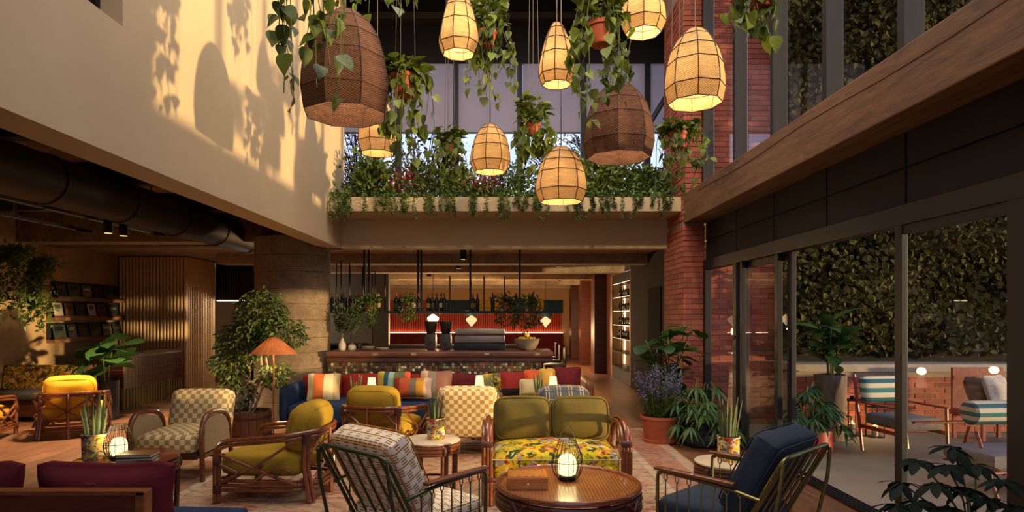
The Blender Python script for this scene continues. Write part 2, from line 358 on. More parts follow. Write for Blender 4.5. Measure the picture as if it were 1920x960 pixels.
class MB:
    def __init__(s): s.v = []; s.f = []
    def add(s, vs, fs, mtx=None):
        b = len(s.v)
        s.v += [tuple(mtx @ Vector(p)) for p in vs] if mtx else [tuple(p) for p in vs]
        s.f += [tuple(i + b for i in f) for f in fs]; return s
    def box(s, x0, x1, y0, y1, z0, z1, mtx=None):
        return s.add([(x0, y0, z0), (x1, y0, z0), (x1, y1, z0), (x0, y1, z0), (x0, y0, z1), (x1, y0, z1), (x1, y1, z1), (x0, y1, z1)],
                     [(0, 3, 2, 1), (4, 5, 6, 7), (0, 1, 5, 4), (1, 2, 6, 5), (2, 3, 7, 6), (3, 0, 4, 7)], mtx)
    def rbox(s, w, d, h, r=.05, n=6, bulge=(0, 0, 0), mtx=None, pinch=0):
        """rounded, swelling box centred on its own origin"""
        hw = (w / 2, d / 2, h / 2); vs = {}; V = []; Fc = []
        def vid(p):
            k = tuple(round(q, 5) for q in p)
            if k not in vs: vs[k] = len(V); V.append(p)
            return vs[k]
        g = [-1 + 2 * i / n for i in range(n + 1)]
        for ax in range(3):
            for sg in (-1, 1):
                for i in range(n):
                    for j in range(n):
                        q = []
                        for a, b in ((i, j), (i + 1, j), (i + 1, j + 1), (i, j + 1)):
                            p = [0, 0, 0]; p[ax] = sg; p[(ax + 1) % 3] = g[a]; p[(ax + 2) % 3] = g[b]; q.append(vid(tuple(p)))
                        Fc.append(tuple(q) if sg > 0 else tuple(reversed(q)))
        out = []
        for p in V:
            c = Vector((p[0] * hw[0], p[1] * hw[1], p[2] * hw[2]))
            inn = Vector([max(-(hw[k] - r), min(hw[k] - r, c[k])) for k in range(3)])
            dlt = c - inn
            if dlt.length > 1e-9: c = inn + dlt.normalized() * r
            for k in range(3):
                a, b = p[(k + 1) % 3], p[(k + 2) % 3]
                c[k] += (p[k]) * bulge[k] * (1 - a * a) * (1 - b * b)
            if pinch:
                e = max(abs(p[0]), abs(p[2])); 
                c[1] *= (1 - pinch * (e ** 4))
                cc = abs(p[0] * p[2]); c[0] *= 1 + .07 * cc ** 3 - .05 * (1 - cc) * abs(p[0]); c[2] *= 1 + .07 * cc ** 3 - .05 * (1 - cc) * abs(p[2])
            out.append(c)
        return s.add(out, Fc, mtx)
    def tube(s, pts, r, n=7, closed=False, cap=True):
        pts = [Vector(p) for p in pts]; N = len(pts); rings = []; up = None
        for i, p in enumerate(pts):
            a = pts[(i - 1) % N] if (closed or i > 0) else p; b = pts[(i + 1) % N] if (closed or i < N - 1) else p
            t = (b - a).normalized() if (b - a).length > 1e-9 else Vector((0, 0, 1))
            if up is None: up = t.orthogonal().normalized()
            up = (up - t * up.dot(t)); up = up.normalized() if up.length > 1e-6 else t.orthogonal().normalized()
            sd = t.cross(up); rr = r[i] if isinstance(r, (list, tuple)) else r
            rings.append([p + (up * math.cos(2 * math.pi * k / n) + sd * math.sin(2 * math.pi * k / n)) * rr for k in range(n)])
        vs = [q for g in rings for q in g]; fs = []
        for i in range(N if closed else N - 1):
            j = (i + 1) % N
            for k in range(n):
                fs.append((i * n + k, i * n + (k + 1) % n, j * n + (k + 1) % n, j * n + k))
        if cap and not closed:
            fs.append(tuple(reversed(range(n)))); fs.append(tuple((N - 1) * n + k for k in range(n)))
        return s.add(vs, fs)
    def lathe(s, prof, n=24, c=(0, 0, 0), cap=True, mtx=None):
        vs = []; fs = []
        for r, z in prof:
            for k in range(n):
                a = 2 * math.pi * k / n; vs.append((c[0] + r * math.cos(a), c[1] + r * math.sin(a), c[2] + z))
        for i in range(len(prof) - 1):
            for k in range(n): fs.append((i * n + k, i * n + (k + 1) % n, (i + 1) * n + (k + 1) % n, (i + 1) * n + k))
        if cap:
            fs.append(tuple(reversed(range(n)))); fs.append(tuple((len(prof) - 1) * n + k for k in range(n)))
        return s.add(vs, fs, mtx)
    def prism(s, poly, axis, a, b):
        """polygon in the two other axes, extruded along axis from a to b"""
        n = len(poly); vs = []
        for q in (a, b):
            for u, v in poly:
                p = [0, 0, 0]; p[axis] = q; o = [k for k in range(3) if k != axis]; p[o[0]] = u; p[o[1]] = v; vs.append(p)
        fs = [tuple(range(n)), tuple(reversed(range(n, 2 * n)))] + [(i, i + n, (i + 1) % n + n, (i + 1) % n) for i in range(n)]
        return s.add(vs, fs)
    def mesh(s, name, m, smooth=False, uv=False, bevel=0):
        me = bpy.data.meshes.new(name); me.from_pydata(s.v, [], s.f); me.materials.append(m)
        me.update()
        import bmesh
        bm = bmesh.new(); bm.from_mesh(me); bmesh.ops.recalc_face_normals(bm, faces=bm.faces)
        if bevel: bmesh.ops.bevel(bm, geom=list(bm.edges), offset=bevel, segments=2, affect='EDGES', profile=.6)
        bm.to_mesh(me); bm.free()
        if smooth:
            me.polygons.foreach_set('use_smooth', [True] * len(me.polygons))
            try: me.set_sharp_from_angle(angle=RAD(smooth if smooth is not True else 45))
            except Exception: pass
        if uv:
            ul = me.uv_layers.new(name='UVMap')
            for p in me.polygons:
                nx, ny, nz = (abs(q) for q in p.normal)
                for li in p.loop_indices:
                    c = me.vertices[me.loops[li].vertex_index].co
                    ul.data[li].uv = (c.x, c.y) if nz >= nx and nz >= ny else ((c.x, c.z) if ny >= nx else (c.y, c.z))
        return me
    def build(s, name, m, parent=None, loc=None, smooth=False, uv=False, bevel=0, rot=None):
        return inst(name, s.mesh(name, m, smooth, uv, bevel), parent, loc, rot)

def inst(name, me, parent=None, loc=None, rot=None, scale=None):
    o = bpy.data.objects.new(name, me); COL.objects.link(o)
    if parent is not None: o.parent = parent
    if loc is not None: o.location = loc
    if rot is not None: o.rotation_euler = rot
    if scale is not None: o.scale = scale if not isinstance(scale, (int, float)) else (scale,) * 3
    return o
def tag(o, label=None, cat=None, group=None, kind=None):
    if label: o['label'] = label
    if cat: o['category'] = cat
    if group: o['group'] = group
    if kind: o['kind'] = kind
    return o
def thing(name, loc, label, cat, group=None, rz=0):
    o = bpy.data.objects.new(name, None); COL.objects.link(o); o.location = loc; o.rotation_euler = (0, 0, rz); o.empty_display_size = .1
    return tag(o, label, cat, group)
def struct(o): o['kind'] = 'structure'; return o
def stuff(o): o['kind'] = 'stuff'; return o
def fast_mesh(name, V, Q, m):
    """mesh from arrays of vertices and quads"""
    me = bpy.data.meshes.new(name); me.vertices.add(len(V)); me.vertices.foreach_set('co', np.asarray(V, 'f').ravel())
    me.loops.add(Q.size); me.loops.foreach_set('vertex_index', Q.astype('i').ravel())
    me.polygons.add(len(Q)); me.polygons.foreach_set('loop_start', (np.arange(len(Q)) * 4).astype('i'))
    try: me.polygons.foreach_set('loop_total', np.full(len(Q), 4, 'i'))
    except Exception: pass
    me.materials.append(m); me.update(calc_edges=True); me.validate(); return me
def leaves(name, C, D, size, m, ratio=.55, fold=.25, jitter=.5):
    """many folded leaves: centres C, pointing directions D; each leaf two quads along a midrib"""
    n = len(C); C = np.asarray(C); D = np.asarray(D) + nr.normal(0, jitter, (n, 3)); D /= np.linalg.norm(D, axis=1)[:, None] + 1e-9
    A = nr.normal(0, 1, (n, 3)) + np.array([0, -.6, .6]); S = np.cross(D, A); S /= np.linalg.norm(S, axis=1)[:, None] + 1e-9
    N = np.cross(S, D); L = (size * nr.uniform(.65, 1.25, n))[:, None]; W = L * ratio / 2
    base = C; tip = C + D * L - N * L * .12; mid1 = C + D * L * .38
    l = mid1 + S * W + N * W * fold; r = mid1 - S * W + N * W * fold; mm = C + D * L * .75
    l2 = mm + S * W * .6 + N * W * fold * .6; r2 = mm - S * W * .6 + N * W * fold * .6
    V = np.stack([base, l, l2, tip, r2, r], 1).reshape(-1, 3)
    k = np.arange(n)[:, None] * 6
    Q = np.concatenate([k + np.array([[0, 1, 2, 3]]), k + np.array([[0, 3, 4, 5]])], 0)
    return fast_mesh(name, V, Q, m)

# ============================================================ the setting
XL, XR = -2.70, 2.73            # atrium wall plane on the left, beam and pier plane on the right
XD = 3.05                       # plane of the glazed doors
# floor with planks
fl = struct(MB().box(-8.2, 3.05, -2.5, 27, -.2, -.008).build('floor', m_wood('oak_floor_base', '4a2f1d', '7a5034', 'Y', 1.2, .4)))
pm = {}
npl = 0
for i in range(47):
    x0 = -8.18 + i * .239
    y = 2.0 - rnd.random() * 1.4
    while y < 15.5:
        L = rnd.choice((1.5, 1.9, 2.3)); y1 = min(y + L, 15.5)
        under = x0 > -3.45 and x0 + .239 < 2.05 and y > 2.9 and y1 < 9.6
        if not under and npl < 296:
            key = round(y1 - y, 2)
            if key not in pm: pm[key] = MB().box(.0015, .2375, .0015, key - .0015, -.02, 0).mesh('plank', OAKP)
            inst('plank', pm[key], fl, (x0, y, 0)); npl += 1
        y = y1
# rug
tag(MB().rbox(5.6, 5.9, .014, .006, 2).build('area_rug', m_rug(), loc=(-.695, 5.98, .008)), 'large faded red and cream patterned rug under the lounge seating', 'rug')
tag(MB().lathe([(.03, 0), (.03, .008)], 20).build('floor_socket_cover', mat('brushed_nickel', 'b8b0a0', None, .3, .9), loc=P(1233, 939) + Vector((0, 0, .016))), 'small round metal floor socket cover on the rug', 'floor socket')

# upper wall on the left, with a window niche
wl = MB()
wl.box(-3.0, XL, -2.5, 10.4, 2.77, 3.70); wl.box(-3.0, XL, -2.5, 2.9, 3.70, 8); wl.box(-3.0, XL, 4.35, 10.4, 3.70, 8); wl.box(-3.0, XL, 2.9, 4.35, 5.6, 8)
struct(wl.build('wall_left', PLASTER))
wn = struct(MB().box(-2.96, -2.93, 2.9, 4.35, 3.7, 5.6).build('window_1', mat('dark_glass', '0c0c10', None, .1)))
for y0, y1 in ((2.9, 2.95), (3.6, 3.65), (4.30, 4.35)): MB().box(-2.93, -2.86, y0, y1, 3.7, 5.6).build('window_frame', BLACK, wn)
# mezzanine edge with planter kerb
fz = struct(MB().box(XL - .3, XR + .1, 10.2, 10.42, 2.77, 3.248).build('wall_mezzanine_fascia', PLASTER))
kb = MB(); kb.box(XL + .002, XR, 9.40, 9.5, 3.25, 3.47); kb.box(XL + .002, XR, 9.5, 10.9, 3.25, 3.32); kb.box(XL + .002, XR, 10.8, 10.9, 3.32, 3.47)
struct(kb.build('trim_planter_kerb', PLASTER, bevel=0.006))
soil = stuff(tag(MB().box(XL + .02, XR - .02, 9.51, 10.79, 3.322, 3.43).build('planter_soil', SOIL), 'dark soil bed in the long balcony planter', 'soil'))
# slabs and ceilings under the mezzanine
cl = MB(); cl.box(-8.2, 3.5, 10.42, 27, 2.92, 3.2)
CONCB = m_concrete('bar_ceiling_concrete', '7a6a58', 'a8967e')
ce = struct(cl.build('ceiling_bar', CONCB))
for y in (12.6, 15.2, 18, 21, 24): MB().box(-5.9, 3.0, y, y + .45, 2.72, 2.92).build('ceiling_beam', CONCB, ce)
cw = struct(MB().box(-8.2, -3.0, -2.5, 10.42, 3.45, 3.7).build('ceiling_wing', CONC))
MB().box(-8.2, -3.02, 11.0, 11.3, 2.9, 2.918).build('ceiling_beam', CONC, cw)
MB().box(-8.2, -3.02, 10.3, 10.418, 2.9, 3.45).build('ceiling_beam', CONC, cw)
for y in (1.5, 3.4, 5.3, 7.2, 9.0): MB().box(-8.2, -3.02, y, y + .14, 3.2, 3.45).build('ceiling_beam', mat('dark_ceiling_steel', '1c1715', '241e1a', .8), cw)
# main roof
cm = MB(); cm.box(-8.2, 3.5, 9.2, 13.2, 8.0, 8.2); cm.box(-8.2, 3.5, -2.5, 1.4, 8.0, 8.2); cm.box(-8.2, -2.4, 1.4, 9.2, 8, 8.2); cm.box(2.6, 3.5, 1.4, 9.2, 8, 8.2)
cr_ = struct(cm.build('ceiling_main', mat('black_ceiling', '120f0e', '181412', .8)))
for y in (9.9,): MB().box(-2.7, 3.0, y, y + .16, 7.6, 8.0).build('roof_beam', BLACK, cr_)
for y in (2.6, 4.0, 5.4, 6.8, 8.2): MB().box(-2.4, 2.7, y, y + .08, 7.95, 8.15).build('added_roof_bar', BLACK, cr_)  # bars across the unseen roof opening added to let light in
# walls closing the room
rw = MB(); rw.box(-8.2, -2.6, -2.7, -2.5, 0, 8.2); rw.box(2.8, 3.5, -2.7, -2.5, 0, 8.2); rw.box(-2.6, 2.8, -2.7, -2.5, 7.4, 8.2); rw.box(-2.6, 2.8, -2.7, -2.5, 0, .3)
rwo = struct(rw.build('wall_rear', mat('rear_wall_paint', '8a7660', None, .9)))
w4 = struct(MB().box(-2.6, 2.8, -2.66, -2.56, 3.2, 3.34).build('window_rear_added', STEEL))           # unseen glazing added behind the viewpoint to brighten camera-facing sides
for x in (-2.57, -1.24, .1, 1.44, 2.77): MB().box(x - .03, x + .03, -2.66, -2.56, .3, 7.4).build('mullion', STEEL, w4)
for a, b in ((-2.54, -1.27), (-1.21, .07), (.13, 1.41), (1.47, 2.74)):
    for z0, z1 in ((.3, 3.2), (3.34, 7.4)): MB().box(a, b, -2.615, -2.605, z0, z1).build('pane', GLASS, w4)
WARMWALL = mat('ochre_limewash', '8c7250', 'a68a62', .92, ns=2, bs=14, bstr=.12)
struct(MB().box(-8.4, -8.2, -2.5, 13.2, 0, 3.7).build('wall_wing_left', WARMWALL))
struct(MB().box(-8.4, -8.2, 13.2, 27, 0, 3.2).build('wall_kitchen_left', mat('kitchen_side_paint', '4a4038', None, .9)))
# solid right wall nearer than the glass
struct(MB().box(XD, XD + .4, -2.5, 3.55, 0, 3.05).build('wall_right', mat('dark_bronze_cladding', '2a211d', '332823', .6)))
struct(MB().box(XD, XD + .4, -2.5, 2.3, 3.05, 8.2).build('wall_right_upper', mat('upper_wall_paint', '4a4038', None, .8)))
# timber beam
struct(MB().box(XR, XD + .1, -2.5, 9.30, 3.05, 3.49).build('trim_timber_beam', BEAMW, bevel=.012))
for k, z in enumerate((3.34,)):
    pts = [(XR - .001, -1 + q * .6, z + .018 * math.sin(q * 1.3 + k * 2) + q * .003) for q in range(17)]
    MB().tube(pts, .0035, 4).build('timber_crack', mat('crack_dark', '2a180e'), bpy.data.objects['trim_timber_beam'])
# cladding over the doors: recessed panels between battens
cd = struct(MB().box(XD + .03, XD + .28, 3.55, 9.29, 2.42, 3.05).build('wall_door_cladding', CHARPANEL))
edges = [3.55, 4.66, 5.80, 6.93, 8.04, 9.29]
for a, b in zip(edges[:-1], edges[1:]):
    for z0, z1 in ((2.50, 2.765), (2.785, 3.045)):
        MB().box(XD + .008, XD + .03, a + .012, b - .012, z0, z1).build('cladding_panel', CHARPANEL, cd, bevel=.003)
MB().box(XD - .03, XD + .1, 3.55, 9.29, 2.34, 2.49).build('door_head', STEEL, cd, bevel=.005)
# door and window frames
def post(x0, x1, y0, y1, z0, z1, parent, name='frame_post', m=STEEL): return MB().box(x0, x1, y0, y1, z0, z1).build(name, m, parent, bevel=.004)
tr = struct(MB().box(XD - .06, XD + .10, 3.55, 9.29, .0, .018).build('trim_door_track', STEEL))
for dx in (-.04, .0, .04, .08): MB().box(XD + dx - .006, XD + dx + .006, 3.55, 9.29, .018, .026).build('track_rail', BLACK, tr)
def pane(name, parent, x, y0, y1, z0, z1): return MB().box(x - .004, x + .004, y0, y1, z0, z1).build(name, GLASS, parent)
d1 = struct(MB().box(XD - .03, XD + .1, 3.55, 3.68, .026, 2.34).build('door_1', STEEL))          # fixed light nearest the camera
post(XD - .03, XD + .02, 4.655, 4.735, .027, 2.34, d1); post(XD - .02, XD + .05, 3.68, 4.655, 2.27, 2.34, d1, 'frame_rail'); post(XD - .02, XD + .05, 3.68, 4.655, .027, .09, d1, 'frame_rail')
pane('pane', d1, XD + .0, 3.68, 4.655, .09, 2.27)
d2 = struct(post(XD + .05, XD + .10, 6.60, 6.70, .027, 2.34, None, 'door_2'))                    # sliding leaf pushed open
post(XD + .05, XD + .10, 7.86, 7.93, .027, 2.34, d2, 'stile'); post(XD + .05, XD + .10, 6.70, 7.86, 2.26, 2.34, d2, 'top_rail'); post(XD + .05, XD + .10, 6.70, 7.86, .027, .11, d2, 'bottom_rail')
pane('pane', d2, XD + .075, 6.70, 7.86, .11, 2.26)
MB().box(XD + .03, XD + .05, 6.63, 6.66, .9, 1.3).build('pull_handle', BLACK, d2)
d4 = struct(post(XD - .02, XD + .035, 6.78, 6.86, .027, 2.34, None, 'door_4'))                   # second leaf stacked behind it
post(XD - .02, XD + .035, 7.8, 7.86, .027, 2.34, d4, 'stile'); post(XD - .02, XD + .035, 6.86, 7.8, .027, .11, d4, 'bottom_rail'); pane('pane', d4, XD + .01, 6.86, 7.8, .11, 2.26)
d3 = struct(post(XD - .04, XD + .11, 7.94, 8.06, .027, 2.34, None, 'door_3'))                    # fixed light beside the pier
post(XD - .03, XD + .06, 9.18, 9.285, .027, 2.34, d3); post(XD - .02, XD + .05, 8.06, 9.18, .027, .09, d3, 'frame_rail')
pane('pane', d3, XD + .01, 8.06, 9.18, .09, 2.34)
# upper windows over the beam
uw = struct(MB().box(XD - .05, XD + .12, 2.3, 9.3, 7.9, 8.0).build('window_2', STEEL))
ys = [2.34, 3.52, 4.62, 5.72, 6.84, 7.96, 9.22]
for i, y in enumerate(ys):
    post(XD - .06, XD + .10, y - .04, y + .04, 3.492, 7.9, uw, 'mullion')
    MB().box(XD + .10, XD + .112, y - .012, y + .012, 3.5, 7.9).build('mullion_sun_edge', mat('sunlit_edge_tone', 'b8b4b0', None, .25, .9), uw)  # bright strip puts the sunlit mullion edge into the colour
for a, b in zip(ys[:-1], ys[1:]): pane('pane', uw, XD + .03, a + .04, b - .04, 3.5, 7.9)
for a, b in zip(ys[:-1], ys[1:]): post(XD - .03, XD + .07, a + .04, b - .04, 6.6, 6.68, uw, 'transom')
# back glazing over the planter, with roller blinds
bw = struct(MB().box(-3.4, 3.4, 11.9, 12.0, 6.56, 8.0).build('window_3', mat('black_header', '100d0c', None, .8)))
MB().box(-3.4, 3.4, 11.6, 11.9, 7.28, 7.4).build('steel_flange', mat('brown_steel', '3a302a', None, .6, .3), bw)
xs = [-3.3, -2.05, -.93, .32, 1.56, 2.80, 3.35]
for x in xs: MB().box(x - .055, x + .055, 11.9, 12.03, 3.2, 6.56).build('mullion', BLACK, bw)
BLIND = mat('grey_roller_blind', 'd0c6ca', 'd6ccd0', .95, trans=.7, ns=2, bs=200, bstr=.05)
for a, b in zip(xs[:-1], xs[1:]):
    MB().box(a + .055, b - .055, 11.96, 11.97, 3.2, 6.56).build('pane', GLASS, bw)
    bl = MB().box(a + .06, b - .06, 11.925, 11.93, 5.22, 6.55).build('blind', BLIND, bw); MB().box(a + .06, b - .06, 11.918, 11.938, 5.19, 5.22).build('blind_bar', STEEL, bl)
struct(MB().box(-3.5, 3.5, 11.9, 12.05, 3.0, 3.2).build('wall_window_sill', PLASTER))
struct(MB().box(-3.6, -3.45, 10.42, 12.0, 3.2, 8.0).build('wall_balcony_left', PLASTER))
struct(MB().box(-3.46, 3.2, 10.9, 12.0, 3.2, 3.25).build('floor_balcony', CONC))
tag(MB().tube([PD(1218, 232, 11.3), PD(1390, -53, 11.3)], .05, 6).build('steel_brace', BLACK), 'dark diagonal steel roof brace before the back windows', 'brace')

# brick: mortar cores with a brick for every brick
bmesh_cache = {}
def brick_mesh(L, Hh, D):
    k = (round(L, 3), round(Hh, 3), round(D, 3))
    if k not in bmesh_cache: bmesh_cache[k] = MB().box(-L / 2, L / 2, -D / 2, D / 2, -Hh / 2, Hh / 2).mesh('brick', BRICK, bevel=.003)
    return bmesh_cache[k]
def brick_face(parent, o, u, length, z0, z1, L=.24, c=.0795, depth=.03, nrm=(0, -1, 0)):
    """courses of bricks on a vertical face starting at o along direction u"""
    u = Vector(u); nrm = Vector(nrm); rz = math.atan2(u.y, u.x); row = 0; z = z0
    while z + c <= z1 + 1e-6:
        s = -(L + .01) / 2 if row % 2 else 0.
        while s < length - .02:
            a, b = max(s, 0), min(s + L, length)
            if b - a > .04:
                p = Vector(o) + u * (a + b) / 2 + nrm * (.004 + rnd.uniform(-.0025, .0025)); p.z = z + c / 2
                inst('brick', brick_mesh(b - a, c - .011, depth), parent, p, (0, 0, rz))
            s += L + .01
        z += c; row += 1
pr = struct(MB().box(XR + .012, XR + .318, 9.312, 10.42, 0, 3.05).build('wall_pier', MORTAR))
brick_face(pr, (XR, 9.312, 0), (1, 0, 0), .33, 0, 3.05); brick_face(pr, (XR + .012, 9.30, 0), (0, 1, 0), 1.10, 0, 3.05, nrm=(-1, 0, 0))
pu = struct(MB().box(XR + .012, XR + .318, 9.312, 10.42, 3.05, 8).build('wall_pier_upper', MORTAR))
brick_face(pu, (XR, 9.312, 0), (1, 0, 0), .33, 3.10, 6.6); brick_face(pu, (XR + .012, 9.30, 0), (0, 1, 0), 1.10, 3.10, 6.6, nrm=(-1, 0, 0))
hb = struct(MB().box(3.06, 4.15, 9.42, 9.7, 0, 8).build('wall_outer_brick', MORTAR))
brick_face(hb, (3.06, 9.42, 0), (1, 0, 0), 1.09, 0, 2.47)
hu = struct(MB().box(3.06, 4.15, 9.42, 9.6, 8, 8.1).build('wall_outer_brick_upper', MORTAR))
brick_face(hu, (3.06, 9.42, 0), (1, 0, 0), 1.09, 3.2, 7.0)
struct(MB().box(3.06, 14, 9.7, 9.9, 0, 9).build('wall_outer_back', mat('dark_render', '2a241e', None, .9)))
# patio
struct(MB().box(3.16, 14, -6, 9.7, -.2, -.004).build('floor_patio', mat('patio_stone', '776650', '86745c', .85, ns=1.5, bs=25, bstr=.08)))
pw = struct(MB().box(4.15, 14, 8.72, 9.3, 0, .86).build('wall_patio', MORTAR))
brick_face(pw, (4.15, 8.72, 0), (1, 0, 0), 6.4, 0, .86, L=.272, c=.0782)
MB().box(4.1, 14, 8.64, 9.32, .86, .965).build('coping', mat('pale_coping_stone', '8a7c6c', '9c8e7c', .8, ns=6, bs=30, bstr=.1), pw, bevel=.006)
struct(MB().box(4.15, 14, 9.34, 9.5, .97, 8.5).build('wall_ivy_back', mat('ivy_backing_wall', '14140c', '1e1c12', .95)))  # dark wall backing the ivy leaves
struct(MB().box(-60, 60, -60, 90, -.6, -.3).build('ground', mat('ground_earth', '4a4438', None, .95)))
n = 34000
C = np.column_stack([nr.uniform(4.15, 12.5, n), nr.uniform(9.0, 9.3, n), nr.uniform(1.12, 7.6, n)])
bump_ = .12 * np.sin(C[:, 0] * 2.1 + np.sin(C[:, 2] * 1.7) * 2) + .08 * np.sin(C[:, 2] * 3.1 + C[:, 0]); C[:, 1] = np.minimum(C[:, 1] + bump_ - .06, 9.28)
D = np.tile(np.array([[0, -.35, -.9]]), (n, 1))
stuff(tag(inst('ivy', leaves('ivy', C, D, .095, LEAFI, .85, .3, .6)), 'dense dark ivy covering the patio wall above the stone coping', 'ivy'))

# round concrete column with board marks
co = thing('concrete_column', (-3.50, 10.2, 0), 'thick round board-marked concrete column behind the fig tree', 'column')
zz = [0, .27, .52, .8, 1.06, 1.3, 1.58, 1.84, 2.08, 2.36, 2.62, 2.915]
for i, (a, b) in enumerate(zip(zz[:-1], zz[1:])):
    r = .60 + rnd.uniform(-.006, .008)
    MB().lathe([(r - .008, a), (r, a + .008), (r, b - .006), (r - .008, b)], 48).build('board_band', BOARD, co, smooth=40)

# ============================================================ left wing
# ceiling services
DUCT = mat('dark_duct', '1d1815', '2a231e', .55, .3)
dk = thing('ventilation_duct', (-4.6, 0, 3.02), 'long dark round ventilation duct under the wing ceiling', 'duct')
y = 0.2
while y < 10.1:
    MB().lathe([(.25, 0), (.25, 1.15)], 24, mtx=Matrix.Rotation(-math.pi / 2, 4, 'X')).build('duct_section', DUCT, dk, (0, y, 0), smooth=40)
    MB().lathe([(.262, 0), (.262, .05)], 24, mtx=Matrix.Rotation(-math.pi / 2, 4, 'X')).build('duct_collar', DUCT, dk, (0, y + 1.13, 0), smooth=40)
    MB().tube([(0, y + .6, .25), (0, y + .6, .43)], .008, 5).build('duct_hanger', BLACK, dk); y += 1.2
for k, (x, z) in enumerate(((-3.5, 3.18), (-5.7, 3.0), (-6.9, 3.05))):
    t = thing('cable_tray', (x, 0, z), ('black cable tray along the edge of the white upper wall', 'black ceiling track beside the round duct', 'black ceiling track furthest from the round duct')[k], 'ceiling track')
    for dx in (-.05, .05): MB().box(dx - .01, dx + .01, 1, 10.2, -.02, .02).build('rail', BLACK, t)
    MB().box(-.012, .012, 1.2, 10.0, .0, .006).build('added_glow_strip', m_emit('added_tray_glow%d' % k, 'ffc080', 1.6), t)  # glowing strip added on the track to brighten the wing ceiling
    for q in range(12): MB().box(-.05, .05, 1.4 + q * .78, 1.43 + q * .78, -.015, -.005).build('rung', BLACK, t)
    for q in range(6): MB().tube([(0, 1.6 + q * 1.6, 0), (0, 1.6 + q * 1.6, 3.2 - z)], .006, 5).build('hanger_rod', BLACK, t)
for k, (px, py) in enumerate(((203, 425), (232, 430))):
    p = PD(px, py, 8.6)
    t = thing('ceiling_downlight', p, ('black cylinder ceiling light nearer the left edge', 'black cylinder ceiling light nearer the concrete column')[k], 'lamp', 'twin ceiling cylinders')
    MB().lathe([(.055, -.09), (.06, -.085), (.06, .085), (.055, .09)], 20).build('lamp_body', BLACK, t, smooth=40)
    MB().tube([(0, 0, .09), (0, 0, 3.2 - p.z)], .006, 5).build('cord', BLACK, t)
    l = bpy.data.lights.new('cylinder_added_spot', 'SPOT'); l.energy = 280; l.color = (1, .74, .48); l.spot_size = RAD(110); l.spot_blend = .9; l.shadow_soft_size = .06  # beam added to brighten the wing from cylinders that are switched off
    o = bpy.data.objects.new('cylinder_added_spot', l); COL.objects.link(o); o.parent = t; o.location = (0, 0, -.13)
    MB().lathe([(.045, 0), (.045, .006)], 16).build('lens', m_emit('downlight_lens', 'ffcf90', .6), t, (0, 0, -.096))
# corrugated timber screen
SLAT = m_wood('pale_timber_slat', 'a07e50', 'd4b078', 'Z', 1.2, .5)
cs = struct(MB().box(-8.2, -6.78, 13.06, 13.2, 0, 2.915).build('wall_slat_screen', DARKWOOD))
sm = MB().lathe([(.032, 0), (.032, 2.9)], 10).mesh('slat', SLAT, 60)
for i in range(20): inst('slat', sm, cs, (-8.14 + i * .072, 13.05, 0))
cs2 = struct(MB().box(-6.86, -6.78, 13.2, 14.4, 0, 2.915).build('wall_slat_return', DARKWOOD))
for i in range(17): inst('slat', sm, cs2, (-6.77, 13.1 + i * .076, 0))
# tiled service counter
t = thing('service_counter', (0, 0, 0), 'plum tiled counter with fluted green base before the slatted screen', 'counter')
TILE = mat('plum_tile', '4a2624', '5a302c', .3, rand=.35, ns=3)
GROUT = mat('pale_grout', 'a08a74', None, .9)
MB().box(-7.05, -6.66, 10.75, 12.7, .36, .94).build('body', GROUT, t)
tm = MB().box(-.0025, .0035, -.052, .052, -.052, .052).mesh('tile', TILE)
for j in range(5):
    for i in range(18): inst('tile', tm, t, (-6.658, 10.81 + i * .1085, .42 + j * .1085))
    for i in range(4): inst('tile', tm, t, (-6.998 + i * .0965, 10.748, .42 + j * .1085), (0, 0, -math.pi / 2), (1, .9, 1))
MB().box(-7.07, -6.64, 10.72, 12.72, .94, .965).build('counter_top', mat('plum_counter_top', '3a2220', None, .4), t)
fm = MB().lathe([(.045, 0), (.045, .36)], 10).mesh('flute', mat('mustard_flute', '6a5a1e', '7c6a2a', .5), 60)
for i in range(22): inst('flute', fm, t, (-6.71, 10.80 + i * .09, 0))
for i in range(4): inst('flute', fm, t, (-7.0 + i * .095, 10.80, 0))
